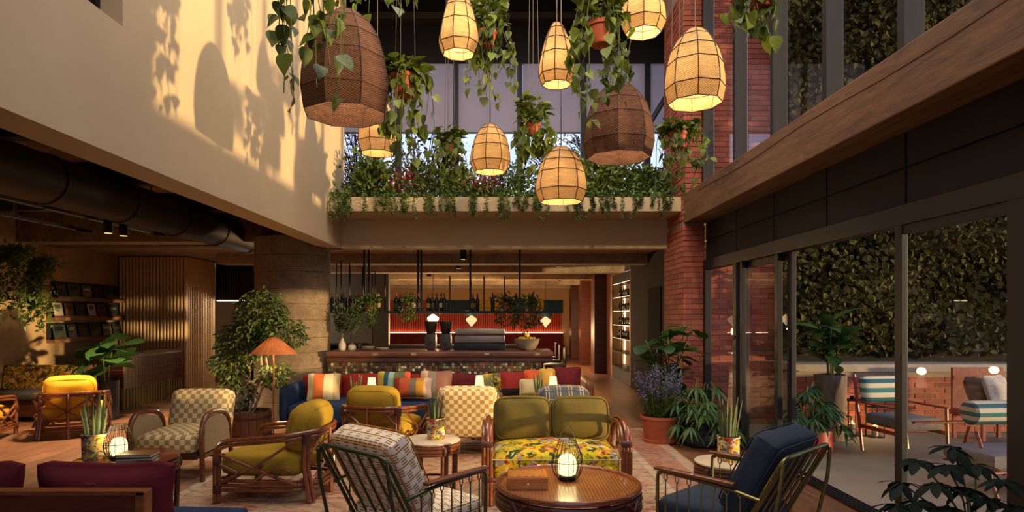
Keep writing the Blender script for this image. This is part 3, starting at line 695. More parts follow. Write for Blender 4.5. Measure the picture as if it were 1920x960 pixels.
# magazine shelves on the left wall
ORD = ['first', 'second', 'third', 'fourth', 'fifth', 'sixth', 'seventh', 'eighth', 'ninth', 'tenth', 'eleventh', 'twelfth', 'thirteenth', 'fourteenth', 'fifteenth', 'sixteenth', 'seventeenth', 'eighteenth', 'nineteenth', 'twentieth', 'twenty-first', 'twenty-second', 'twenty-third', 'twenty-fourth', 'twenty-fifth', 'twenty-sixth', 'twenty-seventh', 'twenty-eighth']
PAPERS = [mat('cover_%s' % c, c, d, .4, ns=9) for c, d in (('16181c', '2a2c30'), ('b8ae9c', 'c8bfae'), ('1a2422', '4a5a3c'), ('4a2a22', '6a3a2a'), ('22242c', '8a8478'), ('0e1014', '1a1c22'))]
MAGL = ['white-topped', 'black', 'teal and black', 'russet', 'grey and black', 'charcoal']
PAGEM = mat('book_pages', 'c4b490', 'd0c2a2', .9)
for k, (zl, ya, yb) in enumerate(((1.98, 11.1, 13.02), (1.62, 11.0, 13.02), (1.22, 11.0, 13.02))):
    nm = ('top', 'middle', 'lowest')[k]
    s = thing('magazine_shelf', (-8.2, 0, zl), '%s of three slim wooden magazine shelves on the left wall' % nm, 'shelf', 'magazine shelves')
    MB().box(0, .16, ya, yb, -.06, 0).build('shelf_board', mat('shelf_timber', '6a4a30', '8a6444', .6), s)
    MB().prism([(.003, .0), (.04, .0), (.02, .30), (.003, .30)], 1, ya, yb).build('back_rest', mat('shelf_back', '1c1a1c', None, .6), s)
    MB().box(.14, .16, ya, yb, 0, .03).build('lip', DARKWOOD, s)
    yy = ya + .05; q = 0
    while yy < yb - .25:
        wdt = rnd.choice((.22, .26, .3)); i = (q * 2 + k) % 6
        b = thing('magazine', (-8.2 + .125, yy, zl + .0), '%s magazine, %s from the ivy end of the %s wall shelf' % (MAGL[i], ORD[q], nm), 'magazine', 'magazines on the wall shelves')
        b.rotation_euler = (0, -.17, 0)
        MB().box(-.006, .0, 0, wdt, .002, .27).build('cover', PAPERS[i], b); MB().box(-.014, -.006, .003, wdt - .003, .004, .266).build('page_block', PAGEM, b)
        MB().box(0, .001, .03, wdt - .05, .16, .24 - .02 * (q % 3)).build('cover_print', PAPERS[(i + 3) % 6], b)
        yy += wdt + .07; q += 1
# banquette with printed back
t = thing('floral_banquette', (0, 0, 0), 'long banquette with yellow floral back on the left side', 'bench')
MB().prism([(9.98, .42), (10.10, .42), (10.14, .84), (10.06, .84)], 0, -8.18, -6.84).build('backrest', FLORALD, t, bevel=.015)
MB().rbox(1.3, .55, .14, .05, 5, (0, 0, .02)).build('seat', mat('grey_bench_cloth', '3c3834', '4a4640', .9), t, (-7.5, 9.74, .39), smooth=True)
MB().box(-8.17, -6.86, 9.5, 10.1, .08, .32).build('base', DARKWOOD, t)
MB().prism([(9.45, .05), (10.14, .0), (10.18, .84), (10.08, .84), (9.98, .42), (9.45, .38)], 0, -6.83, -6.79).build('end_panel', m_wood('orange_timber', '7a4420', 'a8683a', 'Z', 1, .5), t)
MB().box(-6.83, -6.78, 10.16, 10.22, 0, .84).build('end_post', DARKWOOD, t)

# hood and kitchen behind the column
kt = thing('kitchen_hood', (0, 0, 0), 'black ribbed extractor hood over the lit kitchen recess', 'hood')
MB().box(-6.76, -4.3, 14.42, 14.9, 2.02, 2.915).build('hood_body', BLACK, kt)
rm = MB().box(-.012, .012, -.02, 0, 2.03, 2.9).mesh('rib', mat('hood_rib', '202022', None, .5, .3))
for i in range(40): inst('rib', rm, kt, (-6.72 + i * .06, 14.42, 0))
MB().box(-6.75, -4.3, 14.44, 14.5, 1.995, 2.018).build('led_strip', LED, kt)
kw = struct(MB().box(-6.8, -3.0, 16.0, 16.2, 0, 2.92).build('wall_kitchen', mat('kitchen_wall', '4e463c', None, .7)))
ktm = MB().box(-.275, .275, -.012, 0, -.115, .115).mesh('tile', mat('kitchen_tile', '5c564c', '6c665a', .3, rand=.3))
for j in range(5):
    for i in range(6): inst('tile', ktm, kw, (-6.5 + i * .56, 16.0, 1.05 + j * .24))
t = thing('kitchen_counter', (0, 0, 0), 'dark kitchen counter below the extractor hood', 'counter')
MB().box(-6.7, -3.6, 15.2, 15.98, .1, .9).build('body', BLACK, t); MB().box(-6.72, -3.58, 15.15, 15.98, .9, .94).build('worktop', STEEL, t)
MB().box(-6.68, -3.6, 15.25, 15.95, 0, .1).build('plinth', BLACK, t)
for i, (x, h, r, m, lab) in enumerate(((-5.55, .3, .05, BLACK, 'tall dark bottle on the kitchen counter'), (-5.35, .16, .09, mat('steel_pan', '8a847c', None, .3, .8), 'steel pan on the kitchen counter'), (-5.1, .2, .07, mat('white_jar', 'b8b0a0', None, .4), 'white jar on the kitchen counter'), (-4.85, .14, .08, TERRA, 'small terracotta bowl on the kitchen counter'))):
    pass; tag(MB().lathe([(r * .8, 0), (r, h * .1), (r, h * .6), (r * .5, h * .8), (r * .5, h)], 16).build(('bottle', 'pan', 'jar', 'bowl')[i], m, loc=(x, 15.5, .94), smooth=50), lab, ('bottle', 'pan', 'jar', 'bowl')[i])

l = bpy.data.lights.new('added_kitchen_light', 'POINT'); l.energy = 45; l.color = (1, .82, .6); l.shadow_soft_size = .1  # point light added under the hood to brighten the kitchen
o = bpy.data.objects.new('added_kitchen_light', l); COL.objects.link(o); o.location = (-5.6, 15.0, 1.9)
# unseen spotlights added at the roof to brighten the balcony edge and the bar
for k, x in enumerate((-1.6, .1, 1.8)):
    t = thing('added_roof_spotlight', (x, 1.2, 7.7), ('added unseen spotlight over the left side of the lounge', 'added unseen spotlight over the middle of the lounge', 'added unseen spotlight over the right side of the lounge')[k], 'lamp', 'added roof spotlights')
    MB().tube([(0, 0, .1), (0, 0, .3)], .012, 6).build('stem', BLACK, t)
    dr = Vector((-x * .1, 8.9, -5.2)).normalized(); q = dr.to_track_quat('-Z', 'Y')
    MB().lathe([(.05, -.12), (.06, -.1), (.06, .1), (.05, .12)], 16, cap=False, mtx=q.to_matrix().to_4x4()).build('lamp_body', BLACK, t, smooth=40)
    l = bpy.data.lights.new('added_roof_spot', 'SPOT'); l.energy = 420; l.color = (1, .76, .5); l.spot_size = RAD(62); l.spot_blend = 1; l.shadow_soft_size = .12
    o = bpy.data.objects.new('added_roof_spot', l); COL.objects.link(o); o.parent = t; o.rotation_euler = q.to_euler(); o.location = dr * .15
# ============================================================ bar
t = thing('bar_counter', (0, 0, 0), 'long bar with brown wooden top and small mosaic tile front', 'bar')
MB().box(-2.85, .62, 9.93, 10.6, 0, .9).build('mosaic_front', m_mosaic(), t)
MB().box(-2.86, .80, 9.87, 10.66, .90, .985).build('lower_top', DARKWOOD, t, bevel=.02)
MB().box(-2.86, .80, 9.82, 10.66, .99, 1.08).build('bar_top', m_wood('bar_top_wood', '3c1e10', '6e3c20', 'X', 1, .5, .1), t, bevel=.025)
MB().box(-2.85, .78, 9.89, 9.91, .985, .99).build('brass_line', mat('brass', '8a6a30', None, .3, .9), t)
# back counter of the bar island
t = thing('back_bar', (0, 0, 0), 'dark curved work counter behind the bar', 'counter')
MB().box(-2.2, .4, 11.7, 12.3, 0, 1.02).build('body', STEEL, t); MB().box(-2.25, .45, 11.65, 12.35, 1.02, 1.08).build('worktop', mat('dark_slate_top', '24262c', '2c2e36', .4), t)
# hanging bottle shelf
sh = thing('hanging_bottle_shelf', (0, 0, 0), 'black steel shelf hung from the ceiling over the bar', 'shelf')
ysh = 11.0
def bx(px): return (px - VX) * ysh / F
MB().box(bx(600), bx(1042), ysh - .16, ysh + .16, 1.69, 1.735).build('shelf_board', BLACK, sh)
for px in (680, 689, 782, 788, 881, 975): MB().box(bx(px) - .018, bx(px) + .018, ysh + .12, ysh + .155, 1.735, 2.915).build('hanger_post', BLACK, sh)
for i, (px, top) in enumerate(((646, 495), (670, 501), (692, 508), (709, 514), (625, 488))):
    x0, x1 = bx(px - 12), bx(px + 12); zt = 1.65 + (592 - top) * ysh / F
    y = ysh - .1 + i * .05
    MB().tube([(x0, y, 1.735), (x0, y, zt), (x1, y, zt), (x1, y, 1.735)], .012, 5).build('rack_loop', BLACK, sh)
for px in (845, 908, 946): MB().box(bx(px) - .012, bx(px) + .012, ysh - .15, ysh - .13, 1.735, 1.65 + (592 - 518) * ysh / F).build('rack_post', BLACK, sh)
MB().box(bx(740), bx(1042), ysh - .16, ysh - .15, 1.78, 1.79).build('guard_rail', BLACK, sh)
def bottle_parts(gl, cap, lab):
    a = MB().lathe([(.034, 0), (.037, .01), (.037, .19), (.03, .215), (.014, .235), (.013, .285)], 14).mesh('bottle_glass', gl, 50)
    b = MB().lathe([(.0155, .262), (.0155, .312), (.014, .315)], 12).mesh('foil_cap', cap, 50)
    c = MB().lathe([(.0378, .06), (.0378, .14)], 14, cap=False).mesh('paper_label', lab, 50)
    return a, b, c
BG = mat('dark_bottle_glass', '0c0e0c', '10140f', .12, spec=.6); BG2 = mat('green_bottle_glass', '16200f', None, .12, spec=.6); BG3 = mat('brown_bottle_glass', '2a1408', None, .12, spec=.6)
LABW = mat('cream_paper_label', 'a89c84', 'b8ac94', .8); LABB = mat('black_paper_label', '1c1a1a', None, .7); LABY = mat('straw_paper_label', '8a7440', None, .8)
CAPR = mat('red_foil', '6a1818', None, .4, .4); CAPB = mat('black_foil', '1c1618', None, .4, .4); CAPG = mat('gold_foil', '8a6a2c', None, .3, .8)
BK = [bottle_parts(BG, CAPR, LABB), bottle_parts(BG2, CAPB, LABW), bottle_parts(BG3, CAPG, LABY)]
KN = ['dark red-capped', 'green black-capped', 'brown gold-capped']
def bottle(loc, k, label, group, sc=1):
    b = thing('wine_bottle', loc, label, 'bottle', group); b.scale = (sc,) * 3
    for nm, me in zip(('bottle_glass', 'foil_cap', 'paper_label'), BK[k]): inst(nm, me, b)
pxs = [625, 633, 641, 649, 657, 666, 683, 699, 705, 711, 743, 750, 776, 785, 803, 811, 819, 827, 834, 887, 895, 924, 968]
for i, px in enumerate(pxs):
    k = (0, 0, 1, 0, 2)[i % 5]
    bottle((bx(px), ysh - .02 + .05 * ((i * 7) % 3 - 1), 1.736), k, '%s bottle, %s from the column on the hanging bar shelf' % (KN[k], ORD[i]), 'bottles on the hanging bar shelf', 1.0)
t = thing('sign_box', (bx(945), ysh - .1, 1.80), 'small white card box lying on the hanging bar shelf', 'box')
MB().box(-.09, .09, -.04, .04, -.063, -.0).build('box_body', LABW, t); MB().box(-.005, .005, -.041, .041, -.063, .001).build('box_band', LABB, t)
# things on the bar
def coffee_machine():
    t = thing('espresso_machine', (bx(900) * 10.3 / 11, 10.32, 1.081), 'wide grey espresso machine on the bar', 'coffee machine')
    GR = mat('warm_grey_metal', '6a6058', '746a62', .35, .4)
    MB().rbox(.86, .40, .12, .015, 3).build('base', BLACK, t, (0, 0, .06)); MB().rbox(.84, .38, .13, .02, 3).build('body', GR, t, (0, 0, .185))
    MB().rbox(.84, .34, .10, .02, 3).build('cup_tray', GR, t, (0, .01, .31)); MB().box(-.42, .42, -.195, -.19, .24, .25).build('trim_line', BLACK, t)
    for x in (-.25, 0, .25): MB().lathe([(.03, 0), (.03, .05)], 12).build('group_head', STEEL, t, (x, .15, .05))
coffee_machine()
for k, px in enumerate((808, 836)):
    t = thing('coffee_grinder', ((px - VX) * 10.3 / F, 10.3, 1.081), ('black coffee grinder on the bar, the one nearer the column', 'black coffee grinder on the bar beside the espresso machine')[k], 'grinder', 'coffee grinders')
    MB().rbox(.19, .24, .27, .03, 4).build('body', mat('grinder_black', '241c1a', '2c2422', .35), t, (0, 0, .135), smooth=True)
    MB().lathe([(.07, .27), (.11, .46), (.112, .475), (.10, .475), (.06, .28)], 20).build('hopper', mat('smoked_hopper', '1a1210', None, .2), t, smooth=40)
    MB().box(-.04, .04, -.15, -.1, .1, .14).build('portafilter_fork', STEEL, t)
t = thing('fruit_bowl', ((988 - VX) * 10.2 / F, 10.2, 1.081), 'wide stone bowl of yellow fruit at the bar end', 'bowl')
MB().lathe([(.10, 0), (.15, .03), (.20, .12), (.215, .19), (.20, .19), (.14, .05), (.0, .03)], 24, cap=False).build('bowl_shell', mat('grey_stone_bowl', '6a5c4c', '7c6c5a', .8, bs=30), t, smooth=50)
for i in range(8):
    a = i * 1.047; r = 0 if i > 5 else .112
    f = MB().lathe([(.006, -.045), (.03, -.035), (.045, 0), (.035, .032), (.008, .045)], 12).build('lemon', mat('lemon_peel', 'b8902c', 'c8a038', .5), loc=((988 - VX) * 10.2 / F + r * math.cos(a), 10.2 + r * math.sin(a), (1.255, 1.235, 1.325)[max(0, i - 5)]), rot=(0, 1.2, a), smooth=True)
    tag(f, 'yellow lemon in the stone bowl at the bar end', 'lemon', 'lemons in the stone bowl')
CREAM = mat('cream_ceramic', 'b0a48c', 'beb29a', .4)
t = thing('ceramic_vase', ((642 - VX) * 10.1 / F, 10.1, 1.081), 'white bottle-necked vase with leafy branches on the bar by the column', 'vase')
MB().lathe([(.05, 0), (.062, .02), (.06, .1), (.03, .15), (.022, .19), (.026, .2)], 18).build('vase_body', CREAM, t, smooth=50)
br = MB(); Cc = []; Dd = []
for i in range(14):
    a = rnd.uniform(-.6, 3.6); L = rnd.uniform(.28, .55); e = Vector((math.cos(a) * (.30 if math.cos(a) > 0 else .14) * rnd.uniform(.3, 1), rnd.uniform(-.12, .12), .2 + L)); br.tube(cr([(0, 0, .18), (e.x * .3, e.y * .3, .2 + L * .5), e], 3), .003, 4)
    for q in range(34):
        f = rnd.uniform(.4, 1.1); Cc.append((e.x * f + rnd.uniform(-.06, .06), e.y * f + rnd.uniform(-.06, .06), .18 + L * f + rnd.uniform(-.05, .05))); Dd.append((e.x, e.y, -.1))
br.build('branch', BARK, t); stuff(inst('foliage', leaves('foliage', Cc, Dd, .055, LEAFH), t))
t = thing('sugar_jar', ((660 - VX) * 10.1 / F, 10.1, 1.081), 'squat white jar with lid on the bar beside the vase', 'jar')
MB().lathe([(.05, 0), (.062, .01), (.062, .07), (.05, .085)], 18).build('jar_body', CREAM, t, smooth=50); MB().lathe([(.052, .086), (.045, .1), (.012, .108), (.012, .125)], 18).build('lid', mat('cork_lid', '8a6a44', None, .8), t, smooth=50)
for k, px in enumerate((690, 717)):
    for q in range(3 - k):
        o = MB().lathe([(.05, 0), (.105, .012), (.11, .018), (.10, .02), (.05, .012)], 22).build('plate', CREAM, loc=((px - VX) * 10.25 / F, 10.25, 1.081 + q * .019), smooth=50)
        tag(o, 'white plate, %s from the bottom of the %s stack on the bar' % (ORD[q], ('left', 'right')[k]), 'plate', 'plates stacked on the bar')
# trailing ivy on the hanging shelf
def trailing(name, loc, wd, drop, n, label, cat='plant', m=LEAFH, size=.06, vines=9, group=None, pot=True):
    t = thing(name, loc, label, cat, group)
    if pot: MB().lathe([(.07, -.0), (.095, .15), (.10, .155), (.085, .15)], 16).build('pot', TERRA, t, smooth=40)
    vb = MB(); C_ = []; D_ = []
    for i in range(vines):
        x = rnd.uniform(-wd / 2, wd / 2); y_ = rnd.uniform(-.16, -.02); L = drop * rnd.uniform(.45, 1)
        pts = cr([(x * .25, 0, .14), (x * .7, y_ * .9, .17), (x, y_ - .1, .05), (x * 1.08 + rnd.uniform(-.05, .05), y_ - .11, -L * .5), (x * 1.1 + rnd.uniform(-.06, .06), y_ - .09, -L)], 5)
        vb.tube(pts, .003, 4)
        for p in pts[2:]:
            for q in range(max(1, int(n / (vines * 18)))):
                C_.append((p.x + rnd.uniform(-.05, .05), p.y + rnd.uniform(-.05, .05), p.z + rnd.uniform(-.05, .05))); D_.append((rnd.uniform(-.6, .6), -.4, -.6))
    for i in range(int(n * .25)): C_.append((rnd.gauss(0, wd * .25), rnd.gauss(-.02, .07), .17 + abs(rnd.gauss(0, .06)))); D_.append((rnd.uniform(-1, 1), -.3, .3))
    vb.build('vine', STEM, t); stuff(inst('foliage', leaves('foliage', C_, D_, size, m), t)); return t
trailing('trailing_ivy', (bx(694), ysh - .1, 1.736), .55, .35, 620, 'ivy trailing over the left part of the hanging bar shelf', vines=12)
trailing('trailing_ivy', (bx(765), ysh + .0, 1.736), .28, .22, 300, 'small ivy trailing below the middle of the hanging bar shelf')
trailing('trailing_ivy', (bx(950), ysh - .1, 1.736), .42, .28, 460, 'ivy trailing over the right end of the hanging bar shelf')
trailing('trailing_ivy', (bx(998), ysh + .1, 1.736), .3, .4, 420, 'ivy hanging beyond the right end of the bar shelf')

# ============================================================ dining room beyond
fw = struct(MB().box(-8.2, 3.4, 26, 26.2, 0, 2.92).build('wall_far', mat('far_wall_paint', 'a8845c', None, .9)))
flm = MB().lathe([(.045, .95), (.045, 1.72)], 8).mesh('flute', mat('coral_fluted_panel', 'a8362c', 'b84638', .5), 60)
for i in range(78): inst('flute', flm, fw, (-4.9 + i * .095, 25.98, 0))
for i, (a, b, c) in enumerate(((-4.9, -3.0, '8a3a2c'), (-3.0, -1.4, '1a2f38'), (-1.4, .2, '9a7428'), (.2, .9, '1a2f38'), (.9, 1.7, '9a7428'), (1.7, 2.5, '16303a'))): MB().box(a, b, 25.9, 25.99, 1.74, 2.3).build('acoustic_panel', mat('panel_%s' % c, c, None, .9), fw)
t = thing('far_banquette', (0, 0, 0), 'long dark red banquette along the far dining room wall', 'bench')
MB().box(-4.9, 2.5, 25.5, 25.94, 0, .45).build('seat', MAROON, t); MB().box(-4.9, 2.5, 25.8, 25.94, .45, .92).build('backrest', MAROON, t); MB().box(-4.9, 2.5, 25.86, 25.9, .925, .945).build('led_strip', LED, t)
for k, (px, d) in enumerate(((812, 18), (884, 19), (1023, 20))):
    p = PD(px, (598, 600, 602)[k], d)
    t = thing('glass_pendant', p, ('glowing white glass pendant beyond the coffee grinders', 'white glass pendant beyond the espresso machine', 'white glass pendant near the far corridor')[k], 'lamp', 'pendants in the far dining room')
    MB().lathe([(.02, -.2), (.06, -.14), (.17, -.02), (.17, .04), (.05, .12), (.02, .2)], 16).build('lamp_shade', m_emit('far_pendant_glass%d' % k, 'ffdca0', (2.2, .55, .6)[k]), t, smooth=40)
    MB().tube([(0, 0, .2), (0, 0, 2.92 - p.z)], .008, 5).build('cord', BLACK, t)
    MB().lathe([(.22, .14), (.2, .3), (.03, .32)], 16).build('teal_hood', mat('teal_shade', '14323a', None, .6), t, smooth=40)
    l = bpy.data.lights.new('dining_light', 'POINT'); l.energy = 130; l.color = (1, .62, .3); l.shadow_soft_size = .15
    o = bpy.data.objects.new('dining_light', l); COL.objects.link(o); o.location = p + Vector((0, -.3, -.35))
for k, (px, d) in enumerate(((1040, 14.2), (1032, 15.4), (1026, 16.6))):
    x = (px - VX) * d / F
    t = thing('bar_stool', (x, d, 0), 'dark leather dining chair, %s in the row beyond the bar end' % ORD[k], 'chair', 'dining chairs beyond the bar end')
    MB().rbox(.5, .48, .1, .04, 4).build('seat', BLACK, t, (0, 0, .5), smooth=True); MB().rbox(.06, .48, .4, .03, 4).build('backrest', mat('charcoal_leather', '2c2826', None, .5), t, (.24, 0, .72), smooth=True)
    for sx in (-.2, .2):
        for sy in (-.18, .18): MB().box(sx - .015, sx + .015, sy - .015, sy + .015, 0, .46).build('leg', BLACK, t)
for k, (px, d) in enumerate(((1005, 15), (975, 19))):
    t = thing('dining_table', ((px - VX) * d / F, d, 0), ('square dining table beyond the fruit bowl', 'dining table by the far coral wall')[k], 'table')
    MB().rbox(.8, .8, .05, .015, 3).build('table_top', WALNUT, t, (0, 0, .73)); MB().lathe([(.25, 0), (.25, .02), (.04, .04), (.04, .7)], 16).build('pedestal', BLACK, t)
# right-hand corridor wall: dark panels, wine cabinet, piers, lit niches
XC = 2.96
struct(MB().box(XC, XC + .3, 10.42, 14.3, 0, 2.92).build('wall_corridor', CHARPANEL))
dp = struct(MB().box(XC - .02, XC - .001, 11.5, 12.5, 0, 2.2).build('door_5', mat('charcoal_door', '1a1a1c', None, .9, spec=.05)))
MB().box(XC - .05, XC - .02, 11.6, 11.63, .95, 1.1).build('door_handle', STEEL, dp)
wc = thing('wine_cabinet', (XC, 0, 0), 'tall lit wine cabinet set into the corridor wall', 'cabinet')
CBK = mat('cabinet_back', 'a88458', 'b8966a', .6)
MB().box(.36, .42, 14.3, 16.8, .0, 2.72).build('back_panel', CBK, wc); MB().box(0, .36, 16.74, 16.8, 0, 2.72).build('side_panel', CBK, wc); MB().box(0, .36, 14.3, 14.36, 0, 2.72).build('side_panel', CBK, wc)
for y in (14.40, 15.5, 16.66): MB().box(0, .02, y - .015, y + .015, .3, 2.5).build('upright', BLACK, wc)
for j, z in enumerate((.32, .72, 1.08, 1.42, 1.78, 2.14, 2.5)): MB().box(0, .36, 14.36, 16.74, z - .012, z).build('shelf', STEEL, wc)
for y in (14.37, 15.52, 16.70): MB().box(.33, .35, y, y + .03, .34, 2.48).build('led_strip', m_emit('cabinet_led', 'ffdca6', 3), wc)
for z in (.72, 1.08, 1.42, 1.78, 2.14, 2.5): MB().box(.02, .03, 14.4, 16.7, z - .018, z - .0125).build('shelf_light', m_emit('shelf_light', 'ffd8a0', 4), wc)
MB().box(0, .36, 14.36, 16.74, 0, .3).build('plinth_cupboard', BLACK, wc); MB().box(0, .36, 14.36, 16.74, 2.5, 2.72).build('head_panel', BLACK, wc)
for r, z in enumerate((1.08, 1.42, 1.78, 2.14)):
    for i in range(8):
        k = (i + r) % 3
        bottle((XC + .16, 14.55 + i * .27, z + .001), k, '%s bottle, %s on the %s shelf of the wine cabinet' % (KN[k], ORD[i], ('lowest', 'second', 'third', 'top')[r]), 'bottles in the wine cabinet', .85)
cp = struct(MB().box(XC, XC + .3, 16.8, 27, 0, 2.92).build('wall_corridor_far', m_wood('corridor_timber', '4a2614', '7a4424', 'Z', 1, .45)))
for y in (17.6, 20.6, 23.6): MB().box(XC - .35, XC, y, y + .7, 0, 2.92).build('timber_pier', DARKWOOD, cp)
for y in (18.6, 21.6): 
    MB().box(XC - .02, XC, y, y + 1.6, .2, 2.3).build('niche_back', mat('olive_niche', '6a6434', None, .7), cp)
    for q in (0, .5, 1.0): MB().box(XC - .04, XC - .02, y + .2 + q, y + .24 + q, 1.0, 2.1).build('niche_light', m_emit('niche_glow', 'fff0b8', 1.6), cp)
for k, (x, y, e) in enumerate(((1.2, 13.2, 150), (1.7, 18.5, 200), (-1.0, 13.6, 260), (-2.0, 16.5, 260), (-.75, 11.45, 170))):  # the last one is added to brighten the bar
    t = thing('recessed_downlight', (x, y, 2.70 if y not in (15.2,) else 2.70), ('recessed ceiling light before the wine cabinet', 'recessed ceiling light far down the corridor', 'recessed ceiling light behind the bar', 'recessed ceiling light in the dining room', 'added ceiling light brightening the bar island')[k], 'lamp')
    MB().lathe([(.05, 0), (.06, .0), (.06, .215), (.05, .215)], 16).build('lamp_body', BLACK, t, smooth=40)
    l = bpy.data.lights.new('downlight', 'SPOT'); l.energy = e; l.color = (1, .66, .34); l.spot_size = RAD(95); l.spot_blend = .8; l.shadow_soft_size = .05
    o = bpy.data.objects.new('downlight', l); COL.objects.link(o); o.location = (x, y, 2.68)

# ============================================================ lounge furniture  (every chair is modelled facing -Y)
Z0 = .022                        # top of the rug
def rot(axis, deg): return Matrix.Rotation(RAD(deg), 4, axis)
def tub_chair(loc, rz, cloth, label, group=None, tall=True, mcushion=None):
    t = thing('rattan_armchair', loc, label, 'chair', group, rz)
    W, Dp = .40, .42
    def rail(z, sc, y0=-.36):
        return [(-W * sc, y0, z), (-W * 1.02 * sc, 0, z), (-W * .97 * sc, .24, z), (-W * .72 * sc, .385, z), (-.2 * sc, .44, z), (0, .455, z), (.2 * sc, .44, z), (W * .72 * sc, .385, z), (W * .97 * sc, .24, z), (W * 1.02 * sc, 0, z), (W * sc, y0, z)]
    def arch(off, r, nm):
        a = [(-W, -Dp - off, .30), (-W, -Dp - off, .42), (-W, -Dp + .06, .525 + off), (-W * 1.01, -.12, .555 + off)]
        top = [Vector((x, y, .555 + off + .05 * max(0, min(1, (y + .1) / .5)))) for x, y, z in rail(0, 1)[1:-1]]
        b = [(-x, y, z) for x, y, z in reversed(a)]
        MB().tube(cr(a + top + b, 4), r, 8).build(nm, RATTAN, t, smooth=True)
    arch(0, .02, 'arm_rail'); arch(-.038, .016, 'arm_rail'); 
    for sx in (-1, 1):
        MB().tube([(sx * W, -Dp, 0), (sx * W, -Dp, .43)], .023, 8).build('leg', RATTAN, t, smooth=True)
        MB().tube([(sx * W, -Dp + .035, 0), (sx * W, -Dp + .035, .45)], .018, 8).build('leg_doubling', RATTAN, t, smooth=True)
        MB().tube([(sx * .36, .40, .006), (sx * .33, .34, .3), (sx * .335, .35, .6)], .022, 8).build('leg', RATTAN, t, smooth=True)
        MB().tube([(sx * .33, .43, .006), (sx * .30, .365, .3), (sx * .30, .37, .6)], .018, 8).build('leg_doubling', RATTAN, t, smooth=True)
        # crossed struts on the sides
        X = sx * (W + .004)
        for p in ([(X, -.38, .42), (X, .0, .27), (X, .31, .16)], [(X, -.38, .17), (X, -.04, .34), (X, .27, .53)], [(X, -.40, .34), (X, -.2, .25)], [(X, -.1, .17), (X, .1, .30), (X * .98, .25, .28)]):
            MB().tube(cr(p, 3), .0135, 7).build('strut', RATTAN, t, smooth=True)
        for p in ((X, -.02, .325), (X, -.2, .255), (X, .12, .235)): MB().rbox(.036, .04, .04, .016, 3).build('binding', RATBIND, t, p, smooth=True)
        for z in (.12, .36): MB().lathe([(.034, -.035), (.036, -.03), (.036, .03), (.034, .035)], 12).build('binding', RATBIND, t, (sx * W, -Dp + .016, z), smooth=40)
        MB().lathe([(.04, -.04), (.04, .04)], 12).build('binding', RATBIND, t, (sx * .325, .36, .55), smooth=40)
    # back lattice
    for p in ([(-.3, .40, .56), (0, .455, .36), (.3, .40, .17)], [(.3, .40, .56), (0, .455, .36), (-.3, .40, .17)], [(-.30, .40, .36), (-.15, .44, .2)], [(.30, .40, .36), (.15, .44, .2)], [(-.16, .44, .58), (-.31, .4, .42)], [(.16, .44, .58), (.31, .4, .42)]):
        MB().tube(cr(p, 3), .0135, 7).build('strut', RATTAN, t, smooth=True)
    MB().tube([(0, .47, 0), (0, .455, .6)], .02, 8).build('back_leg', RATTAN, t, smooth=True)
    MB().rbox(.05, .05, .05, .02, 3).build('binding', RATBIND, t, (0, .46, .36), smooth=True)
    for z in (.11, .15, .19): MB().tube(cr(rail(z, .97, -Dp), 3), .017, 7).build('base_rail', RATTAN, t, smooth=True)
    for z in (.13, .18): MB().tube([(-W, -Dp, z), (W, -Dp, z)], .017, 7).build('base_rail', RATTAN, t, smooth=True)
    MB().rbox(.70, .74, .21, .075, 8, (0, .01, .025)).build('seat_cushion', cloth, t, (0, -.05, .315), smooth=True, uv=True)
    h = .42 if tall else .36
    bc = MB().rbox(.60, .24, h, .1, 8, (.01, .035, .02), rot('X', -12)).build('back_cushion', mcushion or cloth, t, (0, .27, .42 + h / 2 - .02), smooth=True, uv=True)
    for yy in (-.06, .06): 
        sm_ = MB().tube([Vector((.29 * c, yy * 1.35, (h / 2 - .012) * s)) for c, s in [(math.copysign(abs(math.cos(q)) ** .45, math.cos(q)), math.copysign(abs(math.sin(q)) ** .45, math.sin(q))) for q in [2 * math.pi * i / 40 for i in range(40)]]], .005, 5, True)
        sm_.v = [tuple(rot('X', -12) @ Vector(v)) for v in sm_.v]; sm_.build('seam_piping', mcushion or cloth, bc, smooth=True)
    return t
tub_chair((-2.07, 5.72, Z0), RAD(-93), OCHRE, 'ochre cushioned rattan armchair in the left foreground, facing left')
tub_chair((-1.42, 7.25, Z0), RAD(168), OCHRE, 'ochre cushioned rattan armchair seen from behind in front of navy sofa')
tub_chair((.66, 7.3, Z0), RAD(184), OCHRE, 'rattan armchair with grey plaid back cushion behind the loveseat', mcushion=PLAID)
tub_chair((-6.05, 8.62, 0), RAD(-152), YELLOW, 'golden yellow rattan armchair before the floral banquette, wholly in view')
tub_chair((-7.05, 8.05, 0), RAD(-160), YELLOW, 'golden yellow rattan armchair cut off by the left picture edge')

